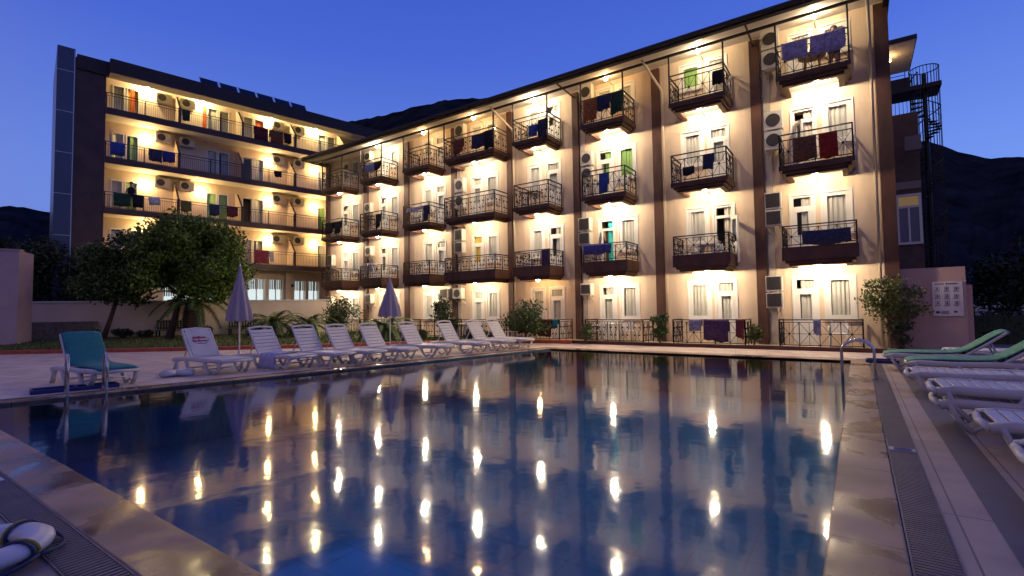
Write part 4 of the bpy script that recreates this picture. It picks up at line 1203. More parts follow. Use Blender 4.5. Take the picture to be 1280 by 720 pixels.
# ------------------------------------------------------------------ sun loungers
def lounger(m, back=55.0, name='sun_lounger'):
    t = empty(name, (0, 0, 0))
    W = 0.365; zr = 0.31
    HX = -0.22
    # side rails, gently bowed, and end bars
    fr = MB()
    for s in (-1, 1):
        pts = [(-0.95, s*W, zr - 0.02), (-0.6, s*W, zr + 0.015), (HX, s*W, zr + 0.02), (0.4, s*W, zr), (0.85, s*W, zr + 0.01), (1.0, s*W, zr - 0.015)]
        fr.tube(pts, 0.042, 8, flat=(0.7, 1.25))
    fr.tube([(-0.95, -W, zr - .02), (-0.95, W, zr - .02)], 0.03, 8); fr.tube([(1.0, -W, zr - .015), (1.03, 0, zr - .01), (1.0, W, zr - .015)], 0.034, 8)
    fr.build('frame', m, t, smooth=True, world_space=False)
    for s in (-1, 1):
        for ends in (((-0.80, zr), (-0.86, 0.16), (-0.93, 0.0)), ((-0.42, zr), (-0.36, 0.15), (-0.22, 0.0)), ((0.30, zr), (0.38, 0.14), (0.52, 0.0)), ((0.92, zr), (0.86, 0.15), (0.74, 0.0))):
            lg = MB(); lg.tube([(x, s * (W - 0.005), z) for x, z in ends], [0.045, 0.036, 0.042], 8, flat=(0.7, 1.25))
            lg.build('leg', m, t, smooth=True, world_space=False)
    for x in (-0.3, 0.46): MB().tube([(x, -W, 0.12), (x, W, 0.12)], 0.018, 6).build('stretcher', m, t, smooth=True, world_space=False)
    for s in (-1, 1): MB().tube([(0.53, s*W, 0.03), (0.64, s*W, 0.10), (0.74, s*W, 0.03)], 0.022, 6).build('foot_brace', m, t, smooth=True, world_space=False)
    se = MB(); x = HX
    while x < 0.95:
        se.box(x, x + 0.095, -W + 0.03, W - 0.03, zr + 0.02, zr + 0.045); x += 0.108
    se.box(HX, 0.98, -W + 0.02, -W + 0.06, zr + 0.012, zr + 0.034); se.box(HX, 0.98, W - 0.06, W - 0.02, zr + 0.012, zr + 0.034)
    bevel(se.build('seat', m, t, world_space=False), 0.008)
    T = Matrix.Translation((HX - 0.02, 0, zr + 0.035)) @ Matrix.Rotation(R(back), 4, 'Y')
    ba = MB(T); k = 0.02
    while k < 0.72:
        ba.box(-k - 0.09, -k, -W + 0.05, W - 0.05, -0.012, 0.014); k += 0.103
    for s in (-1, 1): ba.tube([(0, s * (W - 0.03), 0), (-0.4, s * (W - 0.03), -0.01), (-0.8, s * (W - 0.035), 0.0)], 0.028, 8)
    ba.tube([(-0.8, -W + 0.035, 0), (-0.83, 0, 0.0), (-0.8, W - 0.035, 0)], 0.028, 8)
    bevel(ba.build('backrest', m, t, world_space=False), 0.006)
    if back > 5:
        sp_ = MB(); top = T @ Vector((-0.5, 0, -0.02))
        for s in (-1, 1): MB().tube([(top.x, s * 0.22, top.z), (-0.78, s * 0.22, zr - 0.01)], 0.017, 6).build('backrest_prop', m, t, world_space=False, smooth=True)
    return t, T
def cover(T, parent_label, m, HX=-0.22, zr=0.31):
    """a padded cover lying over seat and backrest of a lounger; top level thing"""
    mb = MB(); W = 0.34
    seat = [(1.02, zr + 0.02), (1.0, zr + 0.075), (0.4, zr + 0.085), (HX + 0.12, zr + 0.085)]
    back = [T @ Vector((-0.12, 0, 0.05)), T @ Vector((-0.4, 0, 0.052)), T @ Vector((-0.8, 0, 0.052)), T @ Vector((-0.85, 0, 0.0)), T @ Vector((-0.78, 0, -0.045))]
    prof = [(x, z) for x, z in seat] + [(p.x, p.z) for p in back]
    n = len(prof); ny = 7
    vs = []
    for j in range(ny):
        y = -W + 2 * W * j / (ny - 1); e = 1 - abs(2 * j / (ny - 1) - 1) ** 6
        for (x, z) in prof: vs.append((x, y, z - 0.02 * (1 - e)))
    fs = [(j*n+i, j*n+i+1, (j+1)*n+i+1, (j+1)*n+i) for j in range(ny - 1) for i in range(n - 1)]
    mb.add(vs, fs)
    return mb
l1, T1 = lounger(M_PLASTIC, 57)
loc = [(-12.95, 3.5, 6), (-12.85, 5.72, 7), (-12.3, 7.05, 8), (-12.0, 8.05, 6), (-11.75, 8.9, 5), (-11.5, 9.85, 5), (-11.3, 11.2, 3), (-11.05, 12.7, 2), (-10.85, 13.95, 0), (-10.75, 15.0, 0)]
labs = ['white lounger under the teal cover, leftmost beside the pool ladder', 'white lounger with red script on its backrest, second from the left',
        'white lounger with a pale towel thrown over its side, behind the red script one', 'white lounger with bare slats just right of the towel draped one',
        'white slatted lounger, fifth from the left in the pool row', 'white slatted lounger in front of the right closed umbrella, sixth from left',
        'white slatted lounger right of the right closed umbrella, seventh from left', 'white slatted lounger, eighth from left, below the low hedge',
        'white slatted lounger, ninth from left, with the cream one behind', 'last white lounger at the far end of the left pool row']
LGp = 'white loungers along the left pool side'
for i, (x, y, a) in enumerate(loc):
    o = l1 if i == 0 else copy_tree(l1)
    o.location = (x, y, 0.0); o.rotation_euler = (0, 0, R(a)); tag(o, labs[i], 'sun lounger', LGp)
LT = [Matrix.Translation((x, y, 0)) @ Matrix.Rotation(R(a), 4, 'Z') for x, y, a in loc]
def place_cover(T, TL, m, label, name='lounger_cover', cat='cover'):
    c = cover(T, '', m); o = c.build(name, m)
    s = o.modifiers.new('thickness', 'SOLIDIFY'); s.thickness = 0.03; s.offset = -1
    b = o.modifiers.new('soften', 'SUBSURF'); b.levels = 1; b.render_levels = 1
    for p in o.data.polygons: p.use_smooth = True
    o.matrix_basis = TL
    return tag(o, label, cat)
M_TEALC = mat('teal_fabric', (0.008, 0.16, 0.17), 0.75, var=0.15, scale=14, bump=0.15)
M_GREENC2 = mat('green_fabric', (0.07, 0.26, 0.17), 0.75, var=0.12, scale=14, bump=0.15)
place_cover(T1, LT[0], M_TEALC, 'teal padded cover lying over the leftmost white lounger by the ladder')
# smooth white headrest panel with red script on the second lounger
hb_ = MB(T1); hb_.box(-0.79, -0.05, -0.29, 0.29, 0.0155, 0.024)
hp = hb_.build('printed_backrest_pad', M_PLASTIC2); hp.matrix_basis = LT[1]
tag(hp, 'smooth white backrest pad printed with red script on the second lounger', 'pad')
sc = MB(T1); rng = random.Random(3)
def stroke(pts, r=0.012): sc.tube([(-(0.42 + v), u, 0.028) for u, v in pts], r, 5)
for row, (v0, u0, n) in enumerate(((0.10, -0.155, 7), (0.015, -0.17, 8))):
    for k in range(n):
        u = u0 + k * 0.042; h = 0.03 + (0.028 if k in (0, 3) else 0)
        stroke([(u, v0), (u + 0.006, v0 + h), (u + 0.024, v0 + h * 0.9), (u + 0.03, v0 + 0.004), (u + 0.042, v0 + 0.006)], 0.0095)
scr = sc.build('red_script', M_REDINK, None); scr.parent = hp
ou = MB(T1); ou.tube([(-(0.48 + 0.105 * math.sin(t * 2 * math.pi / 24)), 0.005 + 0.2 * math.cos(t * 2 * math.pi / 24), 0.0265) for t in range(25)], 0.005, 4)
ou.tube([(-(0.385 + 0.012 * math.sin(t)), -0.1 + t * 0.035, 0.0265) for t in range(7)], 0.008, 4)
oo = ou.build('printed_outline', M_GREYINK, None); oo.parent = hp
# pale towel over the third lounger
tw = MB(LT[2]); ny = 14; nx = 10; vs = []
rng = random.Random(8)
prof = [(0.36, 0.375), (0.2, 0.39), (0.0, 0.385), (-0.2, 0.38), (-0.34, 0.385), (-0.385, 0.34), (-0.4, 0.22), (-0.41, 0.1), (-0.42, 0.02)]
for i, (y, z) in enumerate(prof):
    for j in range(nx):
        x = -0.14 + 0.55 * j / (nx - 1)
        vs.append((x + rng.uniform(-.01, .01), y - 0.02 * math.sin(j * 1.9) * (i > 4), z + 0.008 * math.sin(j * 2.3 + i)))
tw.add(vs, [(i*nx+j, i*nx+j+1, (i+1)*nx+j+1, (i+1)*nx+j) for i in range(len(prof)-1) for j in range(nx-1)])
o = tw.build('beach_towel', mat('pale_towel', (0.42, 0.42, 0.6), 0.95, var=0.1, scale=9, bump=0.4), smooth=True)
sm = o.modifiers.new('t', 'SOLIDIFY'); sm.thickness = 0.014
tag(o, 'pale lilac towel hanging over the side of the third lounger', 'towel')

# right hand row
r1, TR1 = lounger(M_PLASTIC2, 0)
r2, TR2 = lounger(M_PLASTIC2, 37)
def place_r(o, x, y, label, a=180):
    o.location = (x, y, 0); o.rotation_euler = (0, 0, R(a)); tag(o, label, 'sun lounger', 'loungers along the right pool side')
place_r(r1, 1.95, 5.0, 'white lounger foot cut off by the right edge, nearest the camera')
place_r(copy_tree(r1), 1.92, 6.36, 'thick rimmed white lounger, second nearest on the right deck', 179)
place_r(copy_tree(r1), 1.70, 7.55, 'lower of two flat white loungers stacked on each other on the right deck', 180)
st_ = copy_tree(r1); place_r(st_, 1.68, 7.57, 'upper slatted one of two flat white loungers stacked on the right deck', 180.5); st_.location.z = 0.135
place_r(copy_tree(r1), 1.62, 10.2, 'flat white slatted lounger just before the nearer green covered one', 180)
place_r(r2, 1.74, 12.1, 'white lounger under the nearer green cover on the right', 180)
place_r(copy_tree(r2), 1.45, 13.6, 'white lounger under the farther green cover on the right', 180)
place_r(copy_tree(r1), 2.6, 15.2, 'flat white lounger behind the green covered ones, near the sign wall', 178)
for y, x, lab in ((12.1, 1.74, 'nearer green padded cover with raised back on the right lounger'), (13.6, 1.45, 'farther green padded cover with raised back on the right lounger')):
    place_cover(TR2, Matrix.Translation((x, y, 0)) @ Matrix.Rotation(R(180), 4, 'Z'), M_GREENC2, lab)

# ------------------------------------------------------------------ closed umbrellas
def umbrella(loc, label, h0, h1, rb):
    t = empty('closed_umbrella', loc, 0, label, 'umbrella', 'closed umbrellas by the left loungers')
    MB().tube([(0, 0, 0), (0, 0, h1 + 0.02)], 0.024, 10).build('pole', M_PVC, t, smooth=True, world_space=False)
    b = MB(); n = 64; prof = []
    H = h1 - h0
    for u, r in ((0.0, rb), (0.04, rb * 1.02), (0.25, rb * 0.86), (0.5, rb * 0.60), (0.75, rb * 0.32), (0.92, rb * 0.12), (1.0, 0.03)):
        prof.append((r, h0 + H * u))
    vs = []; rng = random.Random(2)
    for (r, z) in prof:
        u = (z - h0) / H
        for k in range(n):
            a = 2 * math.pi * k / n
            f = 1 + 0.16 * math.cos(8 * a + 0.6 * u) * (1 - u) + 0.05 * math.cos(19 * a) * (1 - u)
            zz = z + (0.035 * math.cos(8 * a) if u < 0.01 else 0)
            vs.append((r * f * math.cos(a), r * f * math.sin(a), zz))
    m_ = len(prof)
    b.add(vs, [(i*n+k, i*n+(k+1) % n, (i+1)*n+(k+1) % n, (i+1)*n+k) for i in range(m_-1) for k in range(n)])
    b.build('canopy', M_UMB, t, smooth=True, world_space=False)
    fl = MB(); fl.lathe([(0.03, h1), (0.02, h1 + 0.04), (0.004, h1 + 0.09)], (0, 0, 0), 8); fl.build('finial', M_PVC, t, world_space=False)
    bs = MB(); bs.lathe([(0.22, 0), (0.24, 0.03), (0.22, 0.07), (0.05, 0.09), (0.04, 0.22), (0.03, 0.22)], (0, 0, 0), 16); bs.build('base', M_PLASTIC2, t, smooth=True, world_space=False)
umbrella((-16.35, 8.1, 0), 'tall closed lilac grey umbrella standing behind the towel draped lounger', 1.15, 2.93, 0.36)
umbrella((-13.26, 11.65, 0), 'closed lilac grey umbrella standing before the hotel bed among the far loungers', 1.2, 2.58, 0.34)
# spare umbrella base lying on the deck
ub = empty('umbrella_base', (-12.75, 4.95, 0), R(20), 'empty white plastic umbrella base with short stem on the deck between two loungers', 'umbrella base')
b = MB()
for k in range(4):
    a = k * math.pi / 2; b.tube([(0.08 * math.cos(a), 0.08 * math.sin(a), 0.07), (0.36 * math.cos(a), 0.36 * math.sin(a), 0.07)], [0.09, 0.075], 10, flat=(1.6, 0.8))
b.lathe([(0.18, 0.02), (0.2, 0.1), (0.1, 0.14), (0.05, 0.15)], (0, 0, 0), 14)
b.build('foot', M_PLASTIC, ub, smooth=True, world_space=False)
MB().tube([(0, 0, 0.14), (0, 0, 0.3)], 0.022, 8).build('stem', M_PLASTIC, ub, world_space=False)

# ------------------------------------------------------------------ pool ladders, trays, lifebuoy
def ladder(loc, rz, label):
    t = empty('pool_ladder', loc, rz, label, 'ladder', 'stainless steel pool ladders')
    for s in (-1, 1):
        pts = [(-0.42, s * 0.26, 0.0), (-0.42, s * 0.26, 0.50)]
        for k in range(1, 9):
            a = math.pi - math.pi * k / 9; pts.append((-0.16 + 0.26 * math.cos(a), s * 0.26, 0.50 + 0.22 * math.sin(a)))
        pts += [(0.10, s * 0.26, 0.52), (0.10, s * 0.26, -0.95)]
        MB().tube(pts, 0.021, 10).build('handrail', M_STEEL, t, smooth=True, world_space=False)
        MB().lathe([(0.045, 0.001), (0.045, 0.015), (0.024, 0.02)], (-0.42, s * 0.26, 0.012), 12).build('flange', M_STEEL, t, world_space=False)
    for z in (-0.2, -0.45, -0.7): MB().box(0.06, 0.14, -0.25, 0.25, z, z + 0.025).build('step', M_STEEL, t, world_space=False)
ladder((-11.2, 2.93, 0), R(-10.4), 'stainless pool ladder in front of the teal lounger at left')
ladder((-0.2, 11.75, 0), R(180), 'stainless pool ladder at the far right corner of the pool')
def tray(loc, rz, label):
    t = empty('foot_tray', loc, rz, label, 'tray', 'blue foot trays')
    b = MB(); b.box(-0.22, 0.22, -0.3, 0.3, 0, 0.03); b.build('tray_floor', mat('blue_plastic', (0.012, 0.02, 0.13), 0.4), t, world_space=False)
    r_ = MB(); 
    for (a, c, d, e) in ((-0.24, -0.2, -0.32, 0.32), (0.2, 0.24, -0.32, 0.32), (-0.2, 0.2, -0.32, -0.28), (-0.2, 0.2, 0.28, 0.32)): r_.box(a, c, d, e, 0.0, 0.07)
    bevel(r_.build('rim', mat('blue_plastic', (0.012, 0.02, 0.13), 0.4), t, world_space=False), 0.01)
tray((-12.25, 2.72, 0.004), R(-10), 'dark blue foot tray behind the left pool ladder, left one')
tray((-12.12, 3.32, 0.004), R(-10), 'dark blue foot tray right behind the left pool ladder, right one')
tray((0.42, 14.9, 0.015), R(90), 'dark blue foot tray beside the far right pool ladder')

lb = empty('lifebuoy', (-4.12, 0.60, 0.08), R(15), 'white ring lifebuoy with blue and green rope lying at the bottom left', 'lifebuoy')
n1, n2 = 48, 14; Rm, rx, rz_ = 0.25, 0.085, 0.05
vs = []
for i in range(n1):
    a = 2 * math.pi * i / n1
    for j in range(n2):
        b = 2 * math.pi * j / n2
        rr = Rm + rx * math.cos(b); vs.append((rr * math.cos(a), rr * math.sin(a), rz_ * math.sin(b)))
mb = MB(); mb.add(vs, [(i*n2+j, ((i+1) % n1)*n2+j, ((i+1) % n1)*n2+(j+1) % n2, i*n2+(j+1) % n2) for i in range(n1) for j in range(n2)])
mb.build('ring', M_PLASTIC, lb, smooth=True, world_space=False)
M_ROPE = mat('rope_navy', (0.012, 0.03, 0.10), 0.7, bump=0.6, bscale=120); M_ROPEG = mat('rope_green', (0.03, 0.12, 0.05), 0.7, bump=0.6, bscale=120)
for k in range(4):
    a = k * math.pi / 2 + 0.35
    for da, m_ in ((-0.05, M_ROPE), (0.05, mat('rope_yellow', (0.3, 0.26, 0.04), 0.7))):
        pts = []
        for j in range(15):
            b = 2 * math.pi * j / 14; rr = Rm + (rx + 0.01) * math.cos(b); pts.append((rr * math.cos(a + da), rr * math.sin(a + da), (rz_ + 0.008) * math.sin(b)))
        MB().tube(pts, 0.009, 6).build('rope_binding', m_, lb, smooth=True, world_space=False)
    pts = []
    for j in range(11):
        u = j / 10; aa = a + u * math.pi / 2; rr = Rm + rx + 0.02 + 0.02 * math.sin(u * math.pi); pts.append((rr * math.cos(aa), rr * math.sin(aa), -0.02 - 0.03 * math.sin(u * math.pi)))
    MB().tube(pts, 0.011, 6).build('grab_rope', M_ROPE, lb, smooth=True, world_space=False)

# ------------------------------------------------------------------ plastic chairs, tables
def chair():
    t = empty('plastic_chair', (0, 0, 0)); m = M_PLASTIC
    se = MB(); se.box(-0.23, 0.23, -0.22, 0.22, 0.41, 0.44); bevel(se.build('seat', m, t, world_space=False), 0.012)
    ba = MB(); T = Matrix.Translation((0, 0.2, 0.43)) @ Matrix.Rotation(R(-12), 4, 'X'); ba.T = T
    for k in range(5): ba.box(-0.2 + k * 0.088, -0.2 + k * 0.088 + 0.055, -0.012, 0.012, 0.0, 0.36)
    ba.tube([(-0.22, 0, 0), (-0.23, 0, 0.3), (-0.17, 0, 0.40), (0, 0, 0.43), (0.17, 0, 0.40), (0.23, 0, 0.3), (0.22, 0, 0)], 0.022, 8)
    ba.build('backrest', m, t, world_space=False)
    for sx in (-1, 1):
        for sy in (-1, 1): MB().tube([(sx * 0.21, sy * 0.2, 0.42), (sx * 0.24, sy * 0.24, 0.0)], [0.03, 0.022], 8).build('leg', m, t, smooth=True, world_space=False)
        MB().tube([(sx * 0.23, -0.22, 0.42), (sx * 0.255, -0.22, 0.62), (sx * 0.255, 0.0, 0.65), (sx * 0.23, 0.24, 0.62)], 0.02, 8).build('armrest', m, t, smooth=True, world_space=False)
    return t
ch0 = chair()
CHS = [(1, 0, -0.52, 18.6, 0, 'white plastic chair behind the rightmost ground floor railing'), (1, 2, -0.2, 18.5, 60, 'white plastic chair beside the red towel on the second floor, rightmost bay'),
       (2, 1, -4.85, 18.5, -40, 'left white chair on the first floor balcony, second bay from right'), (2, 1, -3.85, 18.45, 50, 'right white chair on the first floor balcony, second bay from right'),
       (2, 3, -3.7, 18.5, 20, 'white chair under black clothes on the top balcony, second bay from right'),
       (3, 0, -8.75, 18.5, -60, 'left white chair on the ground terrace, third bay from right'), (3, 0, -7.35, 18.5, 40, 'right white chair on the ground terrace, third bay from right'),
       (3, 2, -8.85, 18.45, -50, 'white chair left of the blue towel, second floor, third bay from right'), (3, 2, -7.6, 18.6, 30, 'white chair right of the blue towel, second floor, third bay from right'),
       (4, 2, -11.65, 18.5, -20, 'white chair on the second floor balcony of the fourth bay from right'), (4, 1, -12.1, 18.5, -50, 'white chair on the first floor balcony of the fourth bay from right'),
       (4, 0, -12.2, 18.75, 0, 'white chair behind the dark towel on the fourth terrace from right'), (6, 1, -18.7, 18.5, -30, 'white chair on the first floor balcony of the sixth bay from right'),
       (6, 2, -18.9, 18.5, 30, 'white chair on the second floor balcony of the sixth bay from right'), (8, 0, -25.4, 18.4, 20, 'left white chair on the far left ground terrace behind the palm'), (8, 0, -24.7, 18.5, -30, 'right white chair on the far left ground terrace behind the palm'),
       (5, 0, -15.0, 18.55, 10, 'white chair on the ground terrace of the fifth bay from right'), (7, 1, -22.3, 18.5, 0, 'white chair on the first floor balcony of the seventh bay from right')]
for i, (c, f, x, y, a, lab) in enumerate(CHS):
    o = ch0 if i == 0 else copy_tree(ch0)
    o.location = (x, y, FL[f]); o.rotation_euler = (0, 0, R(a)); tag(o, lab, 'chair', 'white plastic chairs on the hotel balconies')
def table(loc, lab, h=0.72, r=0.4, n=4, cat='table', name='plastic_table', m=M_PLASTIC):
    t = empty(name, loc, 0, lab, cat)
    b = MB(); b.lathe([(r, h - 0.03), (r * 1.01, h - 0.01), (r * 0.97, h)], (0, 0, 0), 24); b.build('top', m, t, smooth=False, world_space=False)
    for k in range(n):
        a = math.pi / 4 + k * 2 * math.pi / n; MB().tube([(r * 0.6 * math.cos(a), r * 0.6 * math.sin(a), h - 0.03), (r * 0.85 * math.cos(a), r * 0.85 * math.sin(a), 0)], [0.03, 0.022], 8).build('leg', m, t, world_space=False)
table((-4.35, 18.55, FL[1]), 'round white table between two chairs on the first floor balcony, second bay')
table((-8.05, 18.55, FL[0]), 'round white table between two chairs on the third terrace from right')
table((-11.95, 17.15, 0.0), 'white plastic stool standing before the dark towel, fourth terrace from right', 0.5, 0.3, name='plastic_stool', cat='stool')
table((-14.7, 17.3, 0.1), 'white plastic table in the bed beside the tall dark bush', 0.7, 0.45)
table((-11.7, 18.6, FL[2]), 'round table on the second floor balcony, fourth bay from right', m=mat('wooden_table', (0.2, 0.1, 0.05), 0.5))
table((-11.5, 18.6, FL[1]), 'round white table on the first floor balcony, fourth bay from right')
table((-0.95, 18.7, FL[3]), 'round table behind the lilac sheet on the top right balcony', m=mat('wooden_table', (0.2, 0.1, 0.05), 0.5))

# ------------------------------------------------------------------ towels and washing on the railings
TWM = {}
def cloth_m(name, col): return mat('cloth_' + name, col, 0.95, var=0.4, scale=11, bump=0.3, bscale=70)
def hang(x0, x1, z1, z0, y, m, label, T=None, name='towel', cat='towel', seed=0, sag=0.0):
    """cloth folded over a rail at height z1: a front fall to z0 and a shorter back fall"""
    rng = random.Random(seed + int(abs(x0) * 100)); n = max(6, int((x1 - x0) / 0.06)); 
    zb = z1 - (z1 - z0) * 0.55
    rows = [(0.05, zb), (0.05, z1 - 0.03), (0.03, z1 + 0.012), (0.0, z1 + 0.022), (-0.03, z1 + 0.012), (-0.045, z1 - 0.04), (-0.05, (z1 + z0) / 2), (-0.05, z0)]
    vs = []; ph = rng.uniform(0, 6); sk = rng.uniform(-0.09, 0.09); sag = sag or rng.uniform(0.0, 0.045)
    for i, (dy, z) in enumerate(rows):
        for j in range(n + 1):
            t = j / n; k = max(0, i - 4) / 3
            a = 0.028 * math.sin(t * (x1 - x0) * 22 + ph) * k
            zz = z - sag * math.sin(t * math.pi) * (0.3 + 0.7 * k) + sk * (t - 0.5) * k + 0.02 * k * math.sin(t * 9 + ph) + (rng.uniform(-.015, .015) if i in (0, 7) else 0)
            vs.append((x0 + (x1 - x0) * t + 0.012 * math.sin(ph + i) * k, y + dy - abs(a) if dy < 0 else y + dy, zz))
    mb = MB(T); w = n + 1
    mb.add(vs, [(i*w+j, i*w+j+1, (i+1)*w+j+1, (i+1)*w+j) for i in range(len(rows) - 1) for j in range(n)])
    o = mb.build(name, m, smooth=True)
    s = o.modifiers.new('t', 'SOLIDIFY'); s.thickness = 0.008
    return tag(o, label, cat)
YR = YB + 0.04
LIL = cloth_m('lilac', (0.36, 0.33, 0.52)); NAV = cloth_m('navy', (0.03, 0.035, 0.085)); BLK = cloth_m('black', (0.012, 0.012, 0.018)); BRN = cloth_m('brown', (0.16, 0.07, 0.035))
RED = cloth_m('red', (0.28, 0.02, 0.015)); PUR = cloth_m('purple', (0.06, 0.03, 0.09)); GRY = cloth_m('grey_blue', (0.2, 0.2, 0.32)); ORG = cloth_m('orange', (0.35, 0.13, 0.04)); GRN = cloth_m('dark_green', (0.02, 0.06, 0.035))
BLU = cloth_m('blue', (0.04, 0.08, 0.3)); VIO = cloth_m('violet_blue', (0.07, 0.07, 0.25)); MAR = cloth_m('maroon', (0.1, 0.02, 0.03)); TEA = cloth_m('teal', (0.03, 0.2, 0.22)); WHT = cloth_m('white', (0.6, 0.58, 0.55)); LBL = cloth_m('light_blue', (0.25, 0.3, 0.5)); OLI = cloth_m('olive', (0.12, 0.12, 0.03)); PAT = cloth_m('patterned_red', (0.3, 0.05, 0.07))
for a in [(-1.75, -1.02, 9.88, 9.3, LIL, 'left lilac sheet over the rail of the top right balcony'), (-0.95, -0.02, 9.88, 9.25, LIL, 'right lilac sheet over the rail of the top right balcony'),
          (-1.54, -0.89, 6.73, 5.97, BRN, 'brown towel on the second floor rail, rightmost bay'), (-0.82, -0.33, 6.73, 5.95, RED, 'red towel on the second floor rail, rightmost bay'),
          (-1.37, -0.1, 3.72, 3.3, NAV, 'long dark navy towel on the first floor rail, rightmost bay'), (-1.17, -0.97, 0.95, 0.5, GRY, 'small grey blue cloth on the rightmost ground floor railing'),
          (-3.88, -3.53, 9.6, 9.12, BLK, 'black clothes hung by the top balcony rail, second bay from right'), (-4.29, -3.93, 6.73, 6.2, NAV, 'navy bundle of clothes on the second floor rail, second bay from right'),
          (-4.99, -4.61, 6.4, 6.1, BLK, 'small dark cloth low on the second floor railing, second bay from right'), (-4.92, -4.5, 0.95, 0.58, GRY, 'grey blue towel on the ground railing left of the big purple one'),
          (-4.43, -3.62, 0.95, 0.24, PUR, 'big dark purple towel on the second ground railing from right'), (-3.4, -3.15, 0.95, 0.36, MAR, 'dark red clothes at the right end of the second ground railing'),
          (-8.89, -8.27, 9.86, 8.95, ORG, 'orange towel on the top balcony, third bay from right'), (-8.25, -7.72, 9.86, 9.25, NAV, 'navy towel on the top balcony, third bay from right'), (-7.7, -7.22, 9.86, 9.0, GRN, 'dark green towel on the top balcony, third bay from right'),
          (-8.26, -7.87, 6.73, 5.95, BLU, 'blue towel on the second floor balcony, third bay from right'), (-9.02, -7.83, 3.93, 3.55, VIO, 'long violet blue sheet on the first floor rail, third bay from right'),
          (-11.54, -11.1, 9.4, 8.9, BLU, 'blue towel at left on the top balcony, fourth bay from right'), (-11.05, -10.62, 9.55, 8.75, NAV, 'navy towel at right on the top balcony, fourth bay from right'),
          (-10.98, -10.62, 3.93, 3.25, PUR, 'dark towel at the right end of the first floor rail, fourth bay'), (-12.49, -11.3, 0.95, 0.4, BLK, 'long black towel on the fourth ground railing behind the stool'),
          (-11.21, -10.55, 0.95, 0.27, MAR, 'maroon towel on the fourth ground railing beside the big bush'), (-10.5, -10.24, 0.95, 0.6, TEA, 'small teal cloth on the fourth ground railing'),
          (-13.98, -13.5, 9.7, 8.85, BLK, 'black towel at the right end of the wide top balcony'), (-14.75, -13.98, 9.66, 9.0, NAV, 'navy towel slung on the wide top balcony, left of the black one'),
          (-15.9, -15.3, 9.66, 9.0, cloth_m('rust', (0.18, 0.06, 0.03)), 'rust coloured cloth on the wide top balcony rail'),
          (-17.96, -17.6, 6.73, 5.95, NAV, 'navy towel at the right of the second floor rail, sixth bay'), (-19.16, -18.0, 6.73, 6.55, WHT, 'narrow white sheet along the second floor rail, sixth bay'),
          (-22.5, -21.75, 9.66, 9.2, LBL, 'light blue towel on the top balcony, seventh bay from right'), (-21.72, -21.22, 9.66, 9.2, BLK, 'black towel on the top balcony, seventh bay from right'),
          (-21.6, -21.25, 6.73, 6.0, BLK, 'dark cloth on the second floor rail, seventh bay from right'), (-26.2, -25.45, 6.73, 6.1, BLK, 'left black towel on the far left second floor balcony'), (-25.3, -24.7, 6.73, 6.05, BLK, 'right black towel on the far left second floor balcony')]:
    hang(a[0], a[1], a[2], a[3], YR, a[4], a[5])
TH = TB @ Matrix(((0, -1, 0, 0.03), (1, 0, 0, 0), (0, 0, 1, 0), (0, 0, 0, 1)))
for a in [(3.74, 4.14, 14.33, 13.65, GRN, 'dark green cloth on the top rail of the left block'), (7.95, 8.85, 14.33, 13.4, MAR, 'dark red towel on the top rail of the left block'), (9.0, 9.88, 14.33, 13.4, BRN, 'brown towel on the top rail of the left block'), (9.95, 10.44, 14.33, 13.6, BLK, 'black towel on the top rail of the left block'),
          (0.24, 0.91, 11.46, 10.7, BLU, 'bright blue towel at the left end of the fourth floor rail, left block'), (2.05, 2.72, 11.46, 10.73, NAV, 'left navy patterned towel on the fourth floor rail, left block'), (2.75, 3.4, 11.46, 10.8, cloth_m('deep_blue', (0.03, 0.04, 0.2)), 'right deep blue patterned towel on the fourth floor rail, left block'), (9.29, 9.78, 11.46, 11.05, BLK, 'small dark cloth on the fourth floor rail, left block'),
          (0.43, 1.22, 8.52, 7.75, GRN, 'dark green towel on the third floor rail of the left block'), (1.33, 1.83, 8.52, 7.8, BLK, 'black towel on the third floor rail of the left block, by the person'), (2.1, 2.66, 8.52, 8.05, WHT, 'white cloth on the third floor rail of the left block'), (3.73, 4.3, 8.52, 7.85, OLI, 'olive towel on the third floor rail of the left block'), (5.31, 5.87, 8.52, 7.8, NAV, 'navy towel on the third floor rail of the left block'), (6.33, 6.97, 8.52, 7.85, MAR, 'maroon towel on the third floor rail of the left block'),
          (8.03, 8.91, 5.71, 4.85, PAT, 'red patterned towel on the lowest balcony rail of the left block'), (9.01, 9.28, 5.71, 5.0, WHT, 'small white cloth on the lowest balcony rail of the left block')]:
    hang(a[0], a[1], a[2], a[3], 0.0, a[4], a[5], T=TH)

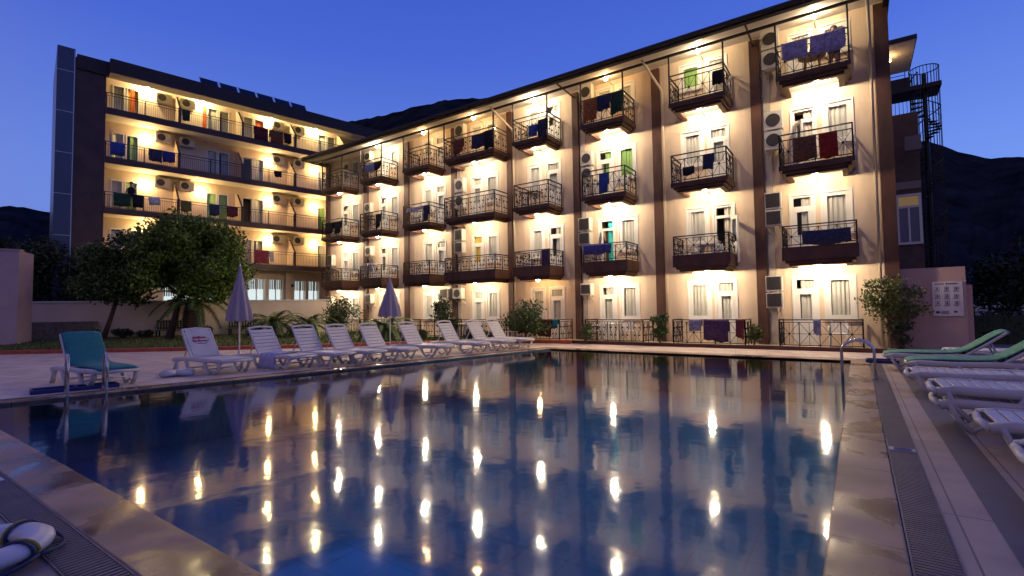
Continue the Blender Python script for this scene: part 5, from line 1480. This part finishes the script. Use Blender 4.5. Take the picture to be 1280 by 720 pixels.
# ------------------------------------------------------------------ two people on balconies
def person(loc, rz, label, arm_pose, shirt, skin=M_SKIN):
    t = empty('person', loc, rz, label, 'person')
    me = bpy.data.meshes.new('body')
    V = [(0,0,0.95),(0,0,1.15),(0,-0.03,1.38),(0,-0.05,1.47),(0,-0.07,1.55),(0,-0.09,1.66),(0,-0.08,1.74),
         (-0.17,-0.03,1.38),(-0.24,arm_pose[0],arm_pose[1]),(-0.2,arm_pose[2],arm_pose[3]),(-0.2,arm_pose[2]-0.09,arm_pose[3]),
         (0.17,-0.03,1.38),(0.24,arm_pose[0],arm_pose[1]),(0.2,arm_pose[2],arm_pose[3]),(0.2,arm_pose[2]-0.09,arm_pose[3]),
         (-0.1,0,0.88),(-0.11,-0.01,0.48),(-0.11,0.02,0.08),(-0.12,-0.12,0.03),(0.1,0,0.88),(0.11,-0.01,0.48),(0.11,0.02,0.08),(0.12,-0.12,0.03)]
    E_ = [(0,1),(1,2),(2,3),(3,4),(4,5),(5,6),(2,7),(7,8),(8,9),(9,10),(2,11),(11,12),(12,13),(13,14),(0,15),(15,16),(16,17),(17,18),(0,19),(19,20),(20,21),(21,22)]
    Rr = [.15,.14,.15,.06,.055,.1,.07,.07,.045,.035,.035,.07,.045,.035,.035,.095,.06,.045,.035,.095,.06,.045,.035]
    me.from_pydata(V, E_, []); me.materials.append(skin)
    o = bpy.data.objects.new('body', me); COL.objects.link(o); o.parent = t
    sk = o.modifiers.new('skin', 'SKIN')
    for i, r in enumerate(Rr): me.skin_vertices[0].data[i].radius = (r, r * (0.72 if i < 3 else 1))
    me.skin_vertices[0].data[0].use_root = True
    o.modifiers.new('sub', 'SUBSURF').render_levels = 2
    sh = MB(); sh.lathe([(0.155, 0.9), (0.165, 1.1), (0.18, 1.35), (0.1, 1.46)], (0, -0.01, 0), 16)
    for i, p in enumerate(sh.v): sh.v[i] = Vector((p.x * 1.12, p.y * 0.82 - 0.015, p.z))
    sh.build('shirt', shirt, t, smooth=True, world_space=False)
    hr = MB(); hr.sphere((0, -0.055, 1.70), 0.108, 12, 8, (0.95, 1.05, 0.95)); hr.build('hair', mat('dark_hair', (0.02, 0.013, 0.01), 0.7), t, smooth=True, world_space=False)
    for s in (-1, 1):
        MB().sphere((s * 0.035, -0.178, 1.665), 0.012, 6, 4).build('eye', M_BLACK, t, world_space=False)
    return t
person((-0.35, 18.72, FL[3] - 0.28), R(20), 'person leaning at the top right balcony rail behind the lilac sheet', (-0.15, 1.15, -0.36, 1.12), cloth_m('dark_shirt', (0.05, 0.04, 0.04)))
pp = TB @ Vector((-0.25, 1.3, SL[1]))
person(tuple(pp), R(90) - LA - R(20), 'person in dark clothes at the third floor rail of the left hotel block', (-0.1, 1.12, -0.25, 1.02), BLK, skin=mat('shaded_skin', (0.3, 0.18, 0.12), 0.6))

# clothes airer standing on a balcony
dr = empty('drying_rack', (-22.75, 18.5, FL[1]), R(15), 'white clothes airer hung with pale washing on the first floor balcony, seventh bay', 'drying rack')
b = MB()
for sx in (-0.3, 0.3):
    b.bar((sx, -0.3, 0), (sx, 0.25, 1.25), 0.025); b.bar((sx, 0.3, 0), (sx, -0.25, 1.25), 0.025)
for k in range(5): b.bar((-0.32, -0.26 + k * 0.13, 1.22), (0.32, -0.26 + k * 0.13, 1.22), 0.012)
b.build('frame', M_PVC, dr, world_space=False)
for k, (x0, x1, zb_) in enumerate(((-0.28, -0.05, 0.6), (0.02, 0.27, 0.75), (-0.2, 0.1, 0.5))):
    MB().box(x0, x1, -0.27 + k * 0.26, -0.258 + k * 0.26, zb_, 1.23).build('washing', WHT if k != 1 else LBL, dr, world_space=False)
